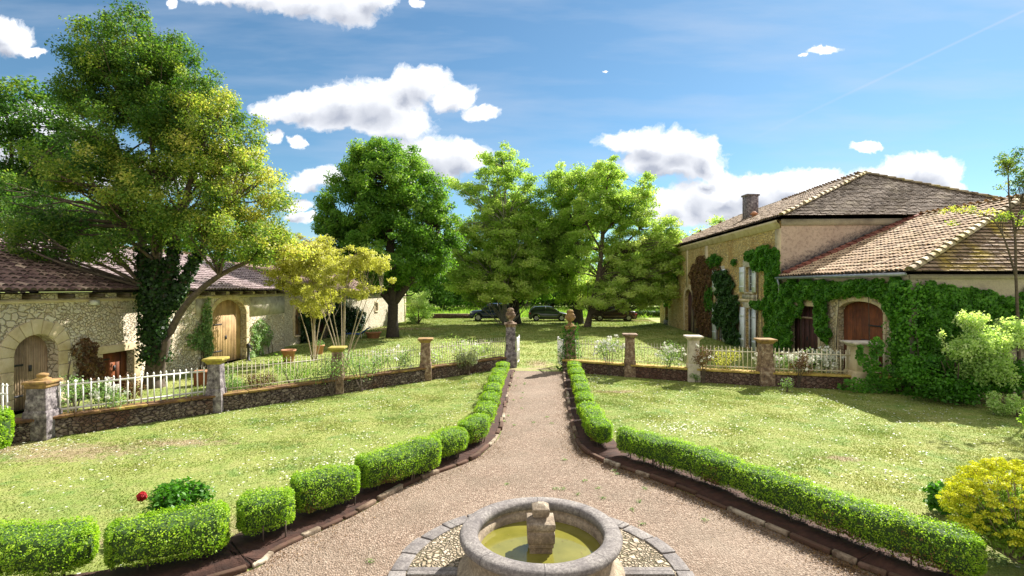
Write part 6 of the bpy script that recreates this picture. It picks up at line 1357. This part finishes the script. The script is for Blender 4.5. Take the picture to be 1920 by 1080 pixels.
    for sd in (-1, 1):
        mb = MB(); mb.box((X(.03), y+sd*W*.37, zn-.14), (.26, .30, .13), 0, .5); part(mb, 'headlight', M['lamp_clear'], e, bevel=.03)
        mb = MB(); mb.box((X(.975), y+sd*W*.37, zr_-.17), (.20, .30, .14), 0, .5); part(mb, 'tail_light', M['lamp_red'], e, bevel=.03)
        mb = MB(); mb.box((X(ct[0]+.06), y+sd*(W/2+.06), belt+.06), (.10, .20, .13), 0, .5); part(mb, 'mirror', M[mat], e, bevel=.03)
        mb = MB(); mb.box((X(.5), y+sd*(W/2-.02), clear+.07), (L_*.5, .06, .12), 0, .5); part(mb, 'sill', M['plastic'], e)
        for t in (.42, .62): mb = MB(); mb.box((X(t), y+sd*(W/2+.005), belt-.14), (.16, .03, .03), 0, .5); part(mb, 'door_handle', M[mat], e)
    mb = MB(); mb.box((X(.005), y, clear+.2), (.06, W*.8, .22), 0, .5); part(mb, 'bumper', M['plastic'], e, bevel=.02)
    return e
yc = 50.
car('parked_car', 'dark red saloon with silver wheels parked at the end of the lawn by the farmhouse', P(1149, 0, yc)[0], yc, 4.4, 1.78, 1.42, .9, [(0, .60), (.03, .72), (.25, .90), (.32, .95), (.80, .98), (.95, .95), (1, .72)], [(.24, .90), (.40, 1.36), (.50, 1.42), (.66, 1.40), (.86, .99)], 'paint_red')
car('parked_car', 'grey-green hatchback parked between the two gate urns', P(1028, 0, yc)[0], yc, 3.85, 1.70, 1.44, .92, [(0, .70), (.04, .92), (.3, .95), (.7, .93), (.94, .75), (1, .55)][::1] if False else [(0, .55), (.05, .75), (.25, .92), (.32, .95), (.9, .97), (.98, .92), (1, .65)], [(.24, .92), (.42, 1.38), (.55, 1.44), (.86, 1.40), (.97, .97)], 'paint_grey', flip=-1)
car('parked_car', 'dark blue off-roader parked behind the thin pale tree trunk', P(925, 0, yc)[0], yc, 4.5, 1.9, 1.72, 1.08, [(0, .70), (.03, .98), (.28, 1.08), (.32, 1.10), (.95, 1.12), (.99, 1.05), (1, .7)], [(.26, 1.08), (.40, 1.64), (.50, 1.72), (.90, 1.70), (.97, 1.1)], 'paint_blue', wheel_r=.36, clear=.28)

# ------------------------------------------------------------ pots, box, pump, trough
def pot(x, y, h, r, label, plant=True):
    e = empty('terracotta_pot', (x, y, 0), label, 'pot', 'terracotta pots'); mb = MB(); mb.lathe((x, y, 0), [(r*.66, 0), (r*.7, .02), (r*.92, h*.85), (r*1.05, h*.86), (r*1.05, h), (r*.92, h), (r*.86, h*.9), (0.001, h*.88)], 24); part(mb, 'body', M['terracotta'], e, smooth=True)
    if plant:
        cb = MB(); n = 260; d = unit(rng.normal(size=(n, 3))); d[:, 2] = np.abs(d[:, 2]); p = np.array([x, y, h*.9])+d*rng.uniform(.3, 1, n)[:, None]*r*1.1; add_leaves(cb, p, .07, rng.normal(size=n)*.2+.5, d, .8); part(cb, 'foliage', M['leaf_rose'], e)
x, y = G(541, 678); pot(x, y, .52, .30, 'large terracotta pot by the corner of the barn', False)
x, y = G(597, 664); pot(x, y, .45, .28, 'smaller terracotta pot in the shade of the outbuilding doorway', True)
x, y = G(700, 634); pot(x, y, .4, .5, 'wide low planter with greenery by the bright end of the outbuilding')
def bits():
    x, y = G(382, 722); e = empty('wooden_box', (x, y, 0), 'small reddish wooden box seat against the barn behind the railing', 'box'); mb = MB()
    mb.box((x, y, .22), (.50, .38, .42), .3); part(mb, 'body', M['door_red'], e, bevel=.01); mb = MB(); mb.box((x, y, .455), (.58, .46, .045), .3); part(mb, 'lid', M['terracotta'], e, bevel=.008)
    a, z = barn_pl.at_px(447, 660); p = barn_pl.pt(a, 0, .45); e = empty('hand_pump', p, 'old dark iron hand pump with a curled handle by the tall golden door', 'pump'); mb = MB()
    mb.lathe(p, [(.12, 0), (.12, .04), (.06, .06), (.055, .55), (.08, .57), (.08, .72), (.05, .76), (.001, .78)], 14); part(mb, 'body', M['old_iron'], e, smooth=True)
    mb = MB(); mb.tube([(p[0]+.05*math.cos(t)*2.2, p[1], .92+.11*math.sin(t)) for t in np.linspace(-1.5, 4.2, 14)], .012, 6); part(mb, 'handle', M['rust_iron'], e); mb = MB(); mb.tube([(p[0], p[1], .6), (p[0]+.2, p[1]-.1, .6), (p[0]+.22, p[1]-.11, .5)], .025, 7); part(mb, 'spout', M['old_iron'], e)
    x, y = G(1262, 609); x -= .3; e = empty('stone_trough', (x, y, 0), 'low dark trough planter against the farmhouse next to the arched door', 'trough'); mb = MB()
    for (dx, dy, sx, sy) in ((-.27, 0, .08, 1.5), (.27, 0, .08, 1.5), (0, -.71, .46, .08), (0, .71, .46, .08)): mb.box((x+dx, y+dy, .2), (sx, sy, .4))
    part(mb, 'body', M['grey_stone'], e); mb = MB(); mb.box((x, y, .16), (.46, 1.34, .3)); part(mb, 'soil', M['soil'], e)
    cb = MB(); n = 400; p = np.stack([x+rng.uniform(-.28, .28, n), y+rng.uniform(-.7, .7, n), rng.uniform(.3, .6, n)], 1); add_leaves(cb, p, .12, rng.uniform(0, 1, n)); part(cb, 'foliage', M['leaf_dark'], e)
    # blue garden chair in the shade of the outbuilding
    x, y = G(668, 634); e = empty('garden_lounger', (x, y, 0), 'low blue garden lounger in the shade by the outbuilding', 'lounger'); M['blue_cloth'] = plain('blue_cloth', (.03, .10, .35), .8)
    mb = MB(); mb.raw([(x-.6, y-.3, .32), (x+.3, y-.3, .30), (x+.8, y-.3, .68), (x+.8, y+.3, .68), (x+.3, y+.3, .30), (x-.6, y+.3, .32)]+[(x-.6, y-.3, .27), (x+.3, y-.3, .25), (x+.8, y-.3, .63), (x+.8, y+.3, .63), (x+.3, y+.3, .25), (x-.6, y+.3, .27)], [(0, 1, 4, 5), (1, 2, 3, 4), (11, 10, 7, 6), (10, 9, 8, 7), (0, 6, 7, 1), (1, 7, 8, 2), (5, 4, 10, 11), (4, 3, 9, 10), (0, 5, 11, 6), (2, 8, 9, 3)]); part(mb, 'cushion', M['blue_cloth'], e)
    for dx in (-.5, .4):
        for dy in (-.26, .26): mb = MB(); mb.tube([(x+dx, y+dy, 0), (x+dx, y+dy, .27)], .018, 6); part(mb, 'leg', M['white_paint'], e)
    # pale boulders by the wing
    for i, (px, py, r, lab) in enumerate(((1745, 728, .42, 'big cream boulder at the end of the low wall by the wing'), (1707, 700, .26, 'pale stone block wedged behind the railing end'), (1812, 745, .3, 'flat mossy stone in the soil before the dark shrub'))):
        x, y = G(px, py); mb = MB(); V = []; n = 10
        for a in range(n+1):
            for b in range(14):
                t, p_ = math.pi*a/n, 2*math.pi*b/14; k = r*(1+.12*math.sin(3*p_+i+t*2)+.08*math.sin(7*t+p_*2)); V.append((x+k*math.sin(t)*math.cos(p_), y+k*.8*math.sin(t)*math.sin(p_), max(0, k*.55*math.cos(t)+r*.3)))
        mb.raw(V, [(a*14+b, a*14+(b+1) % 14, (a+1)*14+(b+1) % 14, (a+1)*14+b) for a in range(n) for b in range(14)]); tag(mb.build('boulder', M['pale_stone'], smooth=True), lab, 'stone', 'stones by the wing')
bits()
